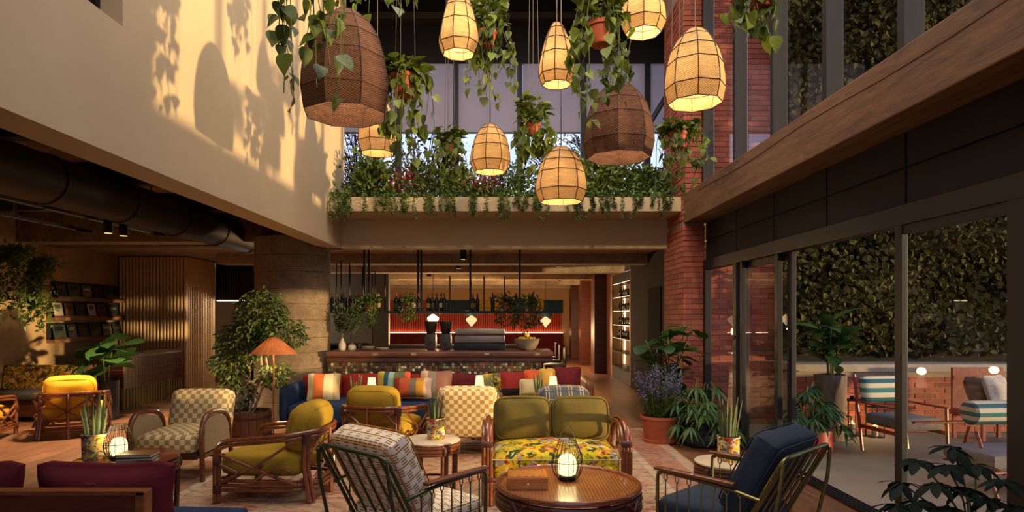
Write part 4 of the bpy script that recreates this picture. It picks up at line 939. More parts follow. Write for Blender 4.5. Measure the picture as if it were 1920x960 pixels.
def loveseat():
    t = thing('rattan_loveseat', (.46, 5.68, Z0), 'rattan two-seat sofa with olive back cushions and bright floral seat', 'sofa')
    W = .60
    for sx in (-1, 1):
        for k, (dx, dz) in enumerate(((0, 0), (.03, -.035), (-.03, -.035))):
            x = sx * (W + dx)
            p = [(x, -.40, 0), (x, -.405, .40), (x, -.38, .60 + dz), (x, -.26, .69 + dz), (x, -.02, .70 + dz), (x * .985, .22, .62 + dz), (x * .96, .36, .40), (x * .95, .40, .0)]
            MB().tube(cr(p, 5), .02, 8).build('arm_frame', RATTAN, t, smooth=True)
        MB().tube(cr([(sx * W, -.36, .30), (sx * W, -.15, .36), (sx * W, 0, .50), (sx * W, .02, .66)], 4), .014, 7).build('arm_strut', RATTAN, t, smooth=True)
        MB().tube(cr([(sx * W, .32, .36), (sx * W, .1, .38), (sx * W, -.1, .52), (sx * W, -.22, .66)], 4), .014, 7).build('arm_strut', RATTAN, t, smooth=True)
        for z in (.22, .52): MB().rbox(.10, .06, .06, .02, 3).build('binding', RATBIND, t, (sx * W, -.40, z), smooth=True)
        MB().rbox(.05, .05, .05, .02, 3).build('binding', RATBIND, t, (sx * W, -.03, .46), smooth=True)
        MB().tube(cr([(sx * (W - .02), -.40, .05), (sx * (W - .10), -.40, .16), (sx * (W - .16), -.40, .20)], 4), .014, 7).build('corner_brace', RATTAN, t, smooth=True)
    for y in (-.40, .38):
        for z in (.18, .215): MB().tube([(-W, y, z), (W, y, z)], .019, 8).build('seat_rail', RATTAN, t, smooth=True)
    MB().tube(cr([(-W * .96, .36, .52), (-.3, .40, .62), (.3, .40, .62), (W * .96, .36, .52)], 4), .02, 8).build('back_rail', RATTAN, t, smooth=True)
    sc_ = MB().rbox(1.10, .80, .26, .07, 10, (0, .01, .035)).build('seat_cushion', FLORAL, t, (0, -.02, .32), smooth=True)
    pp = [(-.545, -.40, .395), (.545, -.40, .395), (.545, .34, .395), (-.545, .34, .395)]
    MB().tube(cr([(-.545, .3, .39), (-.55, -.33, .392), (-.52, -.415, .392), (.52, -.415, .392), (.55, -.33, .392), (.545, .3, .39)], 4), .006, 6).build('seam_piping', mat('cream_piping', 'b8a860', None, .8), sc_, (0, .02, -.32), smooth=True)
    lc = {}
    for sx in (-1, 1):
        lc[sx] = MB().rbox(.545, .20, .42, .085, 9, (.01, .05, .015), rot('X', -14)).build('back_cushion', OLIVE, t, (sx * .276, .22, .635), smooth=True)
    for sx in (-1, 1):
        q = MB().tube([Vector((.262 * math.copysign(abs(math.cos(a)) ** .4, math.cos(a)), -.075, .198 * math.copysign(abs(math.sin(a)) ** .4, math.sin(a)))) for a in [2 * math.pi * i / 44 for i in range(44)]], .006, 5, True)
        q.v = [tuple(rot('X', -14) @ Vector(v)) for v in q.v]; q.build('seam_piping', OLIVE, lc[sx], smooth=True)
loveseat()

def checker_chair(loc, rz, label):
    t = thing('checker_armchair', loc, label, 'chair', None, rz)
    MB().rbox(.60, .70, .20, .06, 8, (0, .01, .02)).build('seat_cushion', CHECK, t, (0, -.06, .36), smooth=True, uv=True)
    MB().rbox(.68, .17, .60, .07, 8, (0, .015, .01), rot('X', -14)).build('backrest', CHECK, t, (0, .32, .52), smooth=True, uv=True)
    MB().rbox(.62, .66, .08, .03, 3).build('seat_base', DARKWOOD, t, (0, -.05, .235), smooth=True)
    for sx in (-1, 1):
        x = sx * .355
        p = [(x, -.37, 0), (x, -.39, .30), (x, -.385, .52), (x, -.30, .63), (x, -.12, .645), (x, .10, .60), (x, .20, .48), (x, .24, .22), (x, .30, .0)]
        a = MB(); path = cr(p, 5); a.tube(path, .026, 8); a.build('arm_frame', WALNUT, t, smooth=True)
        MB().prism([(-.36, .27), (-.36, .52), (-.28, .60), (-.12, .615), (.09, .57), (.17, .47), (.2, .27)], 0, x - .016, x + .016).build('arm_panel', mat('beige_tweed', '9c8458', 'b09868', .9, ns=60), t, bevel=.006)
        MB().box(x - .02, x + .02, -.36, .24, .22, .26).build('side_rail', WALNUT, t)
    MB().tube([(-.355, .22, .12), (.355, .22, .12)], .018, 7).build('back_stretcher', DARKWOOD, t, smooth=True)
    return t
checker_chair((-3.32, 6.42, Z0), RAD(0), 'cream and ochre checkered armchair facing the camera on the left')
checker_chair((-.40, 7.42, Z0), RAD(178), 'cream and ochre checkered armchair seen from behind, beside the loveseat')

def metal_chair(loc, rz, cloth, metal, label):
    t = thing('steel_lounge_chair', loc, label, 'chair', None, rz)
    # local: seat faces -Y, back frame leans at +Y
    bt = Vector((0, .46, .82)); bb = Vector((0, .16, .26))
    def bp(x, s): return (x, bb.y + (bt.y - bb.y) * s, bb.z + (bt.z - bb.z) * s)
    MB().tube(cr([bp(-.33, 0), bp(-.33, .5), bp(-.33, .9), bp(-.29, .99), bp(-.2, 1), bp(0, 1), bp(.2, 1), bp(.29, .99), bp(.33, .9), bp(.33, .5), bp(.33, 0)], 3), .012, 8).build('back_frame', metal, t, smooth=True)
    for i in range(6):
        x = -.27 + i * .108
        MB().tube([bp(x, .0), bp(x, .995)], .0085, 6).build('back_slat', metal, t, smooth=True)
    for sx in (-1, 1):
        x = sx * .35
        MB().tube(cr([(x, -.36, 0), (x, -.36, .3), (x, -.36, .56), (x, -.34, .595), (x, -.28, .605), (x, .1, .59), (x, .33, .56)], 4), .012, 8).build('front_leg', metal, t, smooth=True)
        MB().tube([(x, .30, 0), (x, .44, .6), (x * .96, .46, .79)], .012, 8).build('rear_leg', metal, t, smooth=True)
        MB().tube([(x, -.36, .24), (x, .36, .24)], .010, 7).build('side_rail', metal, t, smooth=True)
        MB().rbox(.05, .56, .026, .011, 5).build('armrest', WALNUT, t, (x, -.10, .622), smooth=True)
        for i in range(7):
            y = -.30 + i * .085
            MB().tube(cr([(x, y - .012, .595), (x, y - .012, .56), (x, y, .54), (x, y, .40), (x, y - .014, .25)], 3), .0038, 5).build('arm_wire', metal, t, smooth=True)
            MB().tube(cr([(x, y + .012, .595), (x, y + .012, .56), (x, y, .54), (x, y, .40), (x, y + .014, .25)], 3), .0038, 5).build('arm_wire', metal, t, smooth=True)
    for y in (-.36, .2): MB().tube([(-.35, y, .25), (.35, y, .25)], .011, 7).build('seat_rail', metal, t, smooth=True)
    MB().rbox(.62, .62, .16, .05, 8, (0, .0, .03)).build('seat_cushion', cloth, t, (0, -.09, .345), smooth=True, uv=True)
    a = -math.degrees(math.atan2(bt.y - bb.y, bt.z - bb.z))
    c = (Vector(bp(0, .56)) + Vector((0, -.105, .095)))
    bk = MB().rbox(.62, .17, .54, .045, 8, (0, .025, .012)).build('back_cushion', cloth, t, c, smooth=True, uv=True, rot=(RAD(a), 0, 0))
    q = []
    for yy in (-.086, .086):
        MB().tube([Vector((.30 * math.copysign(abs(math.cos(k)) ** .25, math.cos(k)), yy * .98, .26 * math.copysign(abs(math.sin(k)) ** .25, math.sin(k)))) for k in [2 * math.pi * i / 48 for i in range(48)]], .005, 5, True).build('seam_piping', cloth, bk, smooth=True)
    return t
metal_chair((-.62, 4.02, Z0), RAD(140), DASH, GREENM, 'green steel lounge chair with cream dashed cushions in the foreground')
metal_chair((1.52, 4.02, Z0), RAD(-138), SLATE, OLIVEM, 'steel lounge chair with slate blue cushions at lower right')

# navy sofa along the bar
so = thing('navy_sofa', (0, 0, Z0), 'long low navy velvet sofa with red back against the bar', 'sofa')
MB().rbox(1.16, .98, .30, .06, 6, (0, 0, .01)).build('seat_section', NAVY, so, (-2.35, 8.78, .27), smooth=True)
MB().rbox(1.46, .98, .30, .06, 6, (0, 0, .01)).build('seat_section', NAVY, so, (-1.03, 8.78, .27), smooth=True)
MB().rbox(1.44, .98, .30, .06, 6, (0, 0, .01)).build('seat_section', NAVY, so, (.43, 8.78, .27), smooth=True)
MB().box(-2.9, 1.12, 8.36, 9.2, .0, .13).build('plinth', mat('navy_plinth', '0c1420', None, .9), so)
for x in (-2.69, -2.09, -1.49): MB().rbox(.60, .16, .36, .07, 6, (0, .02, .01)).build('back_bolster', RED, so, (x, 9.14, .58), smooth=True)
for x in (-.76,): MB().rbox(.72, .16, .36, .07, 6, (0, .02, .01)).build('back_bolster', MAROON, so, (x, 9.14, .58), smooth=True)
for x in (-.04, .68): MB().rbox(.70, .16, .36, .07, 6, (0, .02, .01)).build('back_bolster', FLORALD, so, (x, 9.14, .58), smooth=True)
MB().rbox(.14, .95, .50, .06, 6).build('arm', NAVY, so, (-3.0, 8.8, .42), smooth=True)
MB().rbox(.12, .8, .34, .05, 6).build('arm', WALNUT, so, (1.21, 8.9, .56), smooth=True)
def pillow(px, py, d, wd, ht, m, label, tilt=-14, rz=0, parent=None, th=.15):
    p = PD(px, py, d)
    o = MB().rbox(wd, th, ht, th * .48, 8, (0, .03, 0), pinch=.72).build('throw_pillow', m, None, p, smooth=True, rot=(RAD(tilt), 0, RAD(rz)))
    return tag(o, label, 'cushion')
pillow(607, 727, 8.80, .46, .42, m_stripes('stripe_cream_orange', [(0, 'c2ae82'), (.2, 'b8622c'), (.52, 'c8b68c'), (.8, 'a89468')]), 'cream throw pillow with a wide orange stripe on the navy sofa', -16, 6)
pillow(738, 722, 8.87, .48, .40, m_stripes('stripe_teal_mix', [(0, 'a08a3c'), (.22, '1e4652'), (.36, '7a9484'), (.52, '5c5a3c'), (.84, 'a84a30')]), 'throw pillow striped ochre, teal, sage and olive on the navy sofa')
pillow(774, 728, 8.66, .54, .30, m_stripes('stripe_warm_mix', [(0, '7a2e22'), (.16, 'a84c2c'), (.42, '6e5e48'), (.6, 'b07e24'), (.8, 'c4a484')]), 'wide low pillow striped rust, taupe and gold on the navy sofa')
pillow(818, 722, 8.87, .46, .42, m_stripes('stripe_mauve', [(0, 'c0a27c'), (.25, '766a60'), (.5, '7a5446')]), 'throw pillow in cream, grey and mauve-brown blocks on the navy sofa')
pillow(964, 722, 8.87, .40, .40, m_stripes('block_red_black', [(0, '241c18'), (.35, '7c2620')], 2), 'throw pillow in dark red over black on the navy sofa')
pillow(1000, 715, 8.84, .28, .34, mat('orange_cloth', 'b2481c', 'c05224', .9, ns=4), 'plain orange throw pillow on the navy sofa')
pillow(992, 730, 8.62, .28, .30, m_stripes('block_sand_moss', [(0, '7a7428'), (.28, 'a49670')], 2), 'small sand-coloured pillow with a moss lower edge on the navy sofa')
pillow(1026, 714, 8.70, .24, .36, mat('gold_cloth', 'a07a2c', 'ae883a', .9), 'gold throw pillow behind the small lamp on the navy sofa')
pillow(1062, 713, 8.85, .42, .40, MAROON, 'plain maroon throw pillow at the right end of the navy sofa', -14, -10)
pillow(1043, 735, 8.55, .2, .22, mat('salmon_cloth', 'b47654', 'c08462', .9), 'small salmon pillow at the right end of the navy sofa')

# maroon sofa seen from behind in the left corner
ms = thing('maroon_sofa', (0, 0, Z0), 'maroon cushioned sofa with dark wooden back, cut off at lower left', 'sofa')
MB().box(-4.6, -2.06, 3.52, 3.58, .12, .615).build('back_board', m_wood('cherry_board', '3c140c', '6a2c18', 'X', 1.4, .4), ms, bevel=.006)
MB().box(-2.11, -2.055, 3.51, 3.59, .0, .62).build('back_post', WALNUT, ms, bevel=.006); MB().box(-4.6, -2.06, 3.51, 3.59, .60, .622).build('top_rail', WALNUT, ms)
MB().rbox(2.80, .78, .18, .06, 6).build('seat_base', NAVY, ms, (-3.2, 3.99, .20), smooth=True)
for i, (x, wd) in enumerate(((-2.42, .84), (-3.34, .84), (-4.2, .84))):
    MB().rbox(wd, .22, .42, .1, 9, (0, .03, 0), pinch=.6).build('back_cushion', MAROON, ms, (x, 3.74, .53), smooth=True)
MB().box(-2.46, -2.40, 3.600, 3.612, .42, .64).build('back_strap', mat('maroon_strap', '60181c', None, .8), ms)
for x in (-4.5, -1.95): MB().box(x - .03, x + .03, 4.3, 4.36, .0, .14).build('leg', DARKWOOD, ms)

# tables
def side_table(loc, r, h, label, top, ring=True, legs=4, m=RATTAN, a0=.6):
    t = thing('round_side_table', loc, label, 'table')
    MB().lathe([(r - .012, h - .02), (r, h - .014), (r, h - .004), (r - .006, h)], 40).build('table_top', top, t, smooth=40)
    for k in range(3): MB().tube([(r * .965 * math.cos(a), r * .965 * math.sin(a), h - .04 - k * .03) for a in [2 * math.pi * i / 40 for i in range(40)]], .016, 7, True).build('apron_ring', m, t, smooth=True)
    for i in range(legs):
        a = a0 + 2 * math.pi * i / legs; c, s = math.cos(a), math.sin(a)
        for q in (-.02, .02): MB().tube([(r * .97 * c - q * s, r * .97 * s + q * c, h - .02), (r * .93 * c - q * s, r * .93 * s + q * c, 0)], .018, 7).build('leg', m, t, smooth=True)
        MB().rbox(.05, .06, .09, .02, 3).build('binding', RATBIND, t, (r * .985 * c, r * .985 * s, h - .075), smooth=True, rot=(0, 0, a))
    if ring: MB().tube([(r * .8 * math.cos(a), r * .8 * math.sin(a), .12) for a in [2 * math.pi * i / 32 for i in range(32)]], .012, 6, True).build('foot_ring', RATBIND, t, smooth=True)
    return t
T1 = Vector((-.66, 5.62, Z0)); side_table(T1, .26, .50, 'round stone-topped rattan side table between the checkered and green chairs', STONE)
T2 = Vector((1.76, 4.85, Z0)); side_table(T2, .24, .48, 'round stone-topped side table beside the slate blue chair', STONE, False, 4, DARKWOOD)
T3 = Vector((-3.05, 4.97, Z0)); side_table(T3, .38, .48, 'round dark wooden table behind the maroon sofa', m_wood('cherry_top', '4a1e10', '7a3a20', 'X', 1.4, .3, .4), False, 3, DARKWOOD)
T4 = Vector((-1.86, 7.98, Z0)); side_table(T4, .22, .45, 'small round rattan table behind the ochre armchair by the navy sofa', WALNUT, False)
T5 = Vector((-.26, 8.04, Z0)); T6 = Vector((.55, 8.02, Z0))
# small tables behind the chairs carry the little lamps
side_table(T5 + Vector((0, 0, 0)), .17, .5, 'small round table hidden behind the rear checkered armchair', WALNUT, False, 3)
side_table(T6, .17, .5, 'small round table hidden behind the plaid-cushioned armchair', WALNUT, False, 3)
ct = thing('coffee_table', (.465, 4.42, Z0), 'large round rattan coffee table with woven cane top', 'table')
R_, h = .515, .42
MB().lathe([(R_ - .03, h - .012), (R_ - .03, h - .002)], 64).build('cane_top', CANE, ct)
MB().tube([((R_ - .012) * math.cos(a), (R_ - .012) * math.sin(a), h) for a in [2 * math.pi * i / 64 for i in range(64)]], .02, 8, True).build('rim', RATTAN, ct, smooth=True)
for k in range(4): MB().tube([((R_ - .01 + .004 * (k % 2)) * math.cos(a), (R_ - .01) * math.sin(a), h - .042 - k * .03) for a in [2 * math.pi * i / 64 for i in range(64)]], .0165, 7, True).build('apron_ring', DARKWOOD, ct, smooth=True)
for i in range(4):
    a = -math.pi / 2 + .82 + i * math.pi / 2; c, s = math.cos(a), math.sin(a)
    for q in (-.045, -.015, .015, .045): MB().tube([((R_ - .0) * c - q * s, (R_ - .0) * s + q * c, h - .03), ((R_ - .06) * c - q * s, (R_ - .06) * s + q * c, 0)], .017, 7).build('leg', DARKWOOD, ct, smooth=True)
    b = MB()
    for q in (-1, 1):
        b.tube([(.022, -.06 * q, -.055), (.034, 0, 0), (.022, .06 * q, .055)], .009, 6)
    b.box(.0, .02, -.065, .065, -.05, .05)
    b.build('binding', RATBIND, ct, (R_ * c, R_ * s, h - .085), rot=(0, 0, a), smooth=True)
# lanterns with wire cages
def lantern(loc, s, label, handle=True):
    t = thing('wire_lantern', loc, label, 'lantern'); t.scale = (s,) * 3
    prof = [(.055, .0), (.09, .035), (.112, .09), (.115, .14), (.10, .20), (.075, .26), (.06, .30)]
    MB().lathe([(.052, .0), (.06, .004), (.06, .03), (.05, .036)], 20).build('base', WIRE, t, smooth=40)
    for i in range(20):
        a = 2 * math.pi * i / 20
        MB().tube(cr([(r * math.cos(a), r * math.sin(a), z) for r, z in prof], 3), .0022, 4).build('cage_wire', WIRE, t)
    for r, z in ((.057, .005), (.115, .14), (.072, .265), (.06, .30)): MB().tube([(r * math.cos(a), r * math.sin(a), z) for a in [2 * math.pi * i / 28 for i in range(28)]], .003, 5, True).build('cage_ring', WIRE, t)
    if handle: MB().tube(cr([(-.06, 0, .30), (-.04, 0, .36), (0, 0, .39), (.04, 0, .36), (.06, 0, .30)], 5), .003, 5).build('handle', WIRE, t)
    MB().lathe([(.045, .036), (.062, .045), (.068, .08), (.068, .13), (.058, .165), (.035, .185), (.008, .19)], 24).build('glass_globe', GLOW, t, smooth=60)
    l = bpy.data.lights.new('lantern_light', 'POINT'); l.energy = 3.0; l.color = (1, .82, .42); l.shadow_soft_size = .07
    o = bpy.data.objects.new('lantern_light', l); COL.objects.link(o); o.parent = t; o.location = (0, 0, .25)
lantern((.47, 4.52, Z0 + h), 1.0, 'glowing lantern in a black wire cage on the cane coffee table')
lantern(T3 + Vector((-.03, -.06, .481)), .92, 'glowing lantern in a wire cage on the dark round table', False)
# games box
gb = thing('chess_box', (.17, 4.37, Z0 + h - .001), 'wooden games box with inlaid board lid on the coffee table', 'box')
BX = m_wood('honey_wood', '9a5418', 'cc8034', 'X', 2, .35, .3)
MB().box(-.14, .14, -.12, .12, 0, .085).build('body', BX, gb, bevel=.003); dw = MB().box(-.12, .12, -.123, -.12, .012, .075).build('drawer', BX, gb)
MB().lathe([(.004, 0), (.009, .008), (.006, .016)], 10, mtx=rot('X', 90)).build('knob', mat('bone_knob', 'd0bc90', None, .4), dw, (.0, -.123, .042), smooth=True)
sqa = MB().box(-.0125, .0125, -.0105, .0105, 0, .0015).mesh('board_square', mat('maple_square', 'c88a40', None, .4)); sqb = MB().box(-.0125, .0125, -.0105, .0105, 0, .0015).mesh('board_square', mat('amber_square', '8a4a1a', None, .4))
for i in range(8):
    for j in range(8): inst('board_square', (sqa, sqb)[(i + j) % 2], gb, (-.0875 + i * .025, -.0735 + j * .021, .085))
for s_ in (-1, 1):
    MB().box(-.138, .138, s_ * .105 - .008, s_ * .105 + .008, .085, .0885).build('lid_moulding', BX, gb); MB().box(s_ * .122 - .008, s_ * .122 + .008, -.1, .1, .085, .0885).build('lid_moulding', BX, gb)
# books on the dark table
for k, (m1, lab) in enumerate(((mat('sand_cover', '8a7c66', None, .6), 'bottom'), (mat('black_cover', '1e1a18', None, .5), 'middle'), (mat('bronze_cover', '5a3c20', '6a4828', .4), 'top'))):
    b = thing('book', T3 + Vector((.19, -.17, .481 + k * .026)), '%s book of the three stacked on the dark round table' % lab, 'book', 'books stacked on the dark table', rz=RAD(14 - k * 4))
    MB().box(-.13, .13, -.085, .085, 0, .004).build('cover', m1, b); MB().box(-.13, .13, -.085, .085, .0205, .0245).build('cover', m1, b); MB().box(-.13, -.126, -.085, .085, .004, .0205).build('spine', m1, b)
    MB().box(-.125, .126, -.081, .081, .004, .0205).build('page_block', PAGEM, b)
# little table lamps
for k, (px, py, T, hh) in enumerate(((697, 718, T4, .45), (899, 714, T5, .5), (1037, 716, T6, .5))):
    p = PD(px, py, T.y - .02)
    t = thing('table_lamp', (p.x, T.y - .02, Z0 + hh), ('small white-shaded table lamp behind the ochre armchair', 'small white-shaded table lamp behind the rear checkered armchair', 'small white-shaded table lamp above the plaid cushion')[k], 'lamp')
    dz = p.z - Z0 - hh
    MB().lathe([(.05, 0), (.05, .012), (.012, .018), (.012, max(.03, dz - .07))], 16).build('base', WIRE, t, smooth=40)
    MB().lathe([(.062, dz - .07), (.045, dz + .07)], 20).build('lamp_shade', m_emit('lamp_shade_glow%d' % k, 'f4d4a8', .8), t, smooth=60)
    l = bpy.data.lights.new('table_lamp_light', 'POINT'); l.energy = 2.0; l.color = (1, .72, .4); l.shadow_soft_size = .05
    o = bpy.data.objects.new('table_lamp_light', l); COL.objects.link(o); o.parent = t; o.location = (0, 0, dz + .14)
# pleated parasol floor lamp
p = PD(513, 652, 7.95)
t = thing('floor_lamp', (p.x, p.y, 0), 'floor lamp with pleated rust parasol shade beside the fig tree', 'lamp')
MB().lathe([(.12, 0), (.12, .02), (.015, .03)], 20).build('base', RATBIND, t, smooth=40); MB().tube([(0, 0, .02), (0, 0, 1.33)], .010, 7).build('pole', WALNUT, t, smooth=True)
q = MB(); N = 48; vs = []; fs = []
for i in range(N):
    a = 2 * math.pi * i / N; dr = .010 if i % 2 else 0
    for r, z in ((.07, 1.36), (.19, 1.255), (.29, 1.16)): vs.append(((r + dr * r / .3) * math.cos(a), (r + dr * r / .3) * math.sin(a), z - (dr if r > .1 else 0)))
for i in range(N):
    j = (i + 1) % N
    for k in range(2): fs.append((i * 3 + k, j * 3 + k, j * 3 + k + 1, i * 3 + k + 1))
q.add(vs, fs); q.build('lamp_shade', mat('rust_pleated_paper', '74401f', '94542c', .8, trans=.18), t)
MB().lathe([(.072, 1.358), (.06, 1.375), (.015, 1.38)], 20).build('shade_cap', WALNUT, t, smooth=40)
MB().lathe([(.01, 1.15), (.03, 1.17), (.03, 1.21), (.012, 1.24)], 14).build('bulb', BULB, t, smooth=True)
l = bpy.data.lights.new('floor_lamp_light', 'POINT'); l.energy = 9; l.color = (1, .72, .4); l.shadow_soft_size = .04
o = bpy.data.objects.new('floor_lamp_light', l); COL.objects.link(o); o.parent = t; o.location = (0, 0, 1.12)

# patio furniture
PATIOM = mat('teal_cream_stripe_base', '2a5a5c', None, .9)
STR = m_stripes('teal_cream_stripes', [(0, '2c5a5e'), (.2, 'b8ac94'), (.38, '3a6a60'), (.56, 'b8ac94'), (.74, '2c5560'), (.9, 'b0a48c')], 2)
REDW = m_wood('red_teak', '5a1e12', '8a3a22', 'Z', 2, .4)
t = thing('patio_chair', (4.74, 7.30, 0), 'red wooden patio chair with striped teal head roll and grey seat', 'chair', rz=RAD(8))
MB().rbox(.56, .60, .15, .05, 6).build('seat_cushion', mat('grey_boucle', '5a5450', '6a645e', .95, bs=60, bstr=.4), t, (0, -.02, .40), smooth=True)
MB().rbox(.54, .12, .32, .05, 6, (0, .0, 0), rot('X', -12)).build('back_cushion', STR, t, (0, .33, .74), smooth=True)
for sx in (-1, 1):
    MB().tube([(sx * .31, -.32, 0), (sx * .31, -.30, .58)], .018, 7).build('leg', REDW, t); MB().tube([(sx * .31, .26, 0), (sx * .31, .40, .92)], .018, 7).build('leg', REDW, t)
    MB().rbox(.05, .66, .025, .01, 3).build('armrest', REDW, t, (sx * .31, .0, .59)); MB().box(sx * .31 - .012, sx * .31 + .012, -.3, .3, .28, .32).build('side_rail', REDW, t)
t = thing('patio_lounger', (4.86, 5.92, 0), 'red wooden patio lounger with striped bolster behind the fixed glass', 'chair', rz=RAD(6))
MB().rbox(1.35, .60, .16, .06, 6, (0, 0, .02)).build('seat_cushion', mat('grey_boucle2', '6a625c', '7a726a', .95, bs=60, bstr=.4), t, (.15, -.1, .33), smooth=True)
MB().lathe([(.10, -.45), (.118, -.43), (.118, .43), (.10, .45)], 24, mtx=rot('Y', 90)).build('bolster', STR, t, (.15, .12, .70), smooth=40)
for x in (-.35, .62):
    MB().tube([(x - .1, -.35, 0), (x - .02, -.05, .55)], .016, 7).build('leg', REDW, t); MB().tube([(x + .12, .35, 0), (x + .0, .05, .58)], .016, 7).build('leg', REDW, t)
    MB().tube([(x - .04, -.38, .22), (x + .06, .30, .24)], .014, 7).build('cross_rail', REDW, t)
for yy in (-.36, .18): MB().tube([(-.5, yy, .235), (.8, yy, .235)], .014, 7).build('long_rail', REDW, t)
MB().rbox(.9, .05, .03, .012, 3).build('armrest', REDW, t, (-.2, .40, .56))
pillow(1870, 733, 7.84, .42, .42, mat('speckled_linen', '8a8078', 'b0a494', .9, ns=60), 'speckled pale cushion propped up on the patio', -18, 25)
pillow(1832, 733, 8.02, .40, .40, mat('brown_linen', '5a3a22', None, .9), 'brown cushion leaning behind the speckled one on the patio', -18, 30)
t = thing('patio_side_chair', (6.4, 8.05, 0), 'low dark red patio chair under the propped cushions', 'chair')
MB().rbox(.7, .6, .1, .03, 4).build('seat', REDW, t, (0, 0, .36), smooth=True)
MB().box(-.34, .34, .22, .26, .4, .95).build('back_panel', REDW, t)
for sx in (-.3, .3):
    for sy in (-.25, .25): MB().box(sx - .02, sx + .02, sy - .02, sy + .02, 0, .32).build('leg', REDW, t)
for k, (px, py, ww, hh) in enumerate(((1578, 823, .16, .30), (1597, 815, .24, .48), (1640, 819, .16, .40))):
    p = P(px, py); p.y = min(p.y, 8.5)
    t = thing('candle_lantern', p, ('shortest glass candle lantern on the patio floor', 'tallest glass candle lantern by the patio wall', 'glass candle lantern beside the striped patio chair')[k], 'lantern', 'candle lanterns on the patio')
    for sx in (-1, 1):
        for sy in (-1, 1): MB().box(sx * ww / 2 - .006, sx * ww / 2 + .006, sy * ww / 2 - .006, sy * ww / 2 + .006, 0, hh).build('frame_post', WIRE, t)
    MB().box(-ww / 2, ww / 2, -ww / 2, ww / 2, 0, .012).build('base', WIRE, t); MB().box(-ww / 2 - .006, ww / 2 + .006, -ww / 2 - .006, ww / 2 + .006, hh, hh + .012).build('roof', WIRE, t); MB().rbox(.05, .05, .05, .012, 3).build('cap', WIRE, t, (0, 0, hh + .037))
    for s_ in (-1, 1): MB().box(s_ * ww / 2 - .002, s_ * ww / 2 + .002, -ww / 2 + .007, ww / 2 - .007, .013, hh - .001).build('glass', GLASS, t)
    MB().lathe([(.038, .012), (.04, .016), (.04, .15), (.034, .155)], 16).build('candle', mat('ivory_wax', 'a89870', None, .6), t, smooth=40)
    MB().lathe([(.003, .156), (.010, .17), (.003, .2)], 8).build('flame', m_emit('flame', 'ffb850', 30), t)
    l = bpy.data.lights.new('candle_light', 'POINT'); l.energy = 1.6; l.color = (1, .62, .2); l.shadow_soft_size = .03
    o = bpy.data.objects.new('candle_light', l); COL.objects.link(o); o.parent = t; o.location = (0, 0, .24)

# ============================================================ plants
def leaf_mesh(name, outline, m, fold=.18, droop=.15):
    """a leaf along +Y: half outline mirrored about a sunken midrib"""
    vs = []; fs = []; n = len(outline)
    for u, wdt in outline:
        zc = -droop * u * u
        vs += [(-wdt, u, zc + fold * wdt), (0, u, zc), (wdt, u, zc + fold * wdt)]
    for i in range(n - 1):
        a = i * 3; fs += [(a, a + 1, a + 4, a + 3), (a + 1, a + 2, a + 5, a + 4)]
    b = MB(); b.add(vs, fs); return b.mesh(name, m, 70)
HEART = [leaf_mesh('leaf', [(-.08, .16), (0, .34), (.14, .41), (.35, .40), (.6, .27), (.85, .09), (1, .004)], LEAFP), leaf_mesh('leaf', [(-.06, .12), (.02, .28), (.2, .36), (.42, .32), (.7, .16), (1, .004)], LEAFP, .3, .3)]
FIDDLE = leaf_mesh('leaf', [(0, .03), (.12, .14), (.3, .2), (.45, .22), (.62, .33), (.8, .34), (.93, .2), (1, .02)], LEAFD, .15, .3)
OVAL = leaf_mesh('leaf', [(0, .02), (.15, .14), (.4, .24), (.65, .22), (.88, .1), (1, .01)], LEAFD, .2, .3)
LANCE = leaf_mesh('leaf', [(0, .01), (.15, .06), (.4, .085), (.7, .055), (1, .003)], LEAFD, .3, .35)
BLADE = leaf_mesh('leaf', [(0, .030), (.3, .045), (.7, .04), (.92, .018), (1, .002)], LEAFG, .5, .0)

def leaf_obj(me, parent, loc, direction, size, roll=0):
    d = Vector(direction).normalized()
    q = d.to_track_quat('Y', 'Z'); e = (q @ Euler((0, roll, 0)).to_quaternion()).to_euler()
    return inst('leaf', me, parent, loc, e, size)

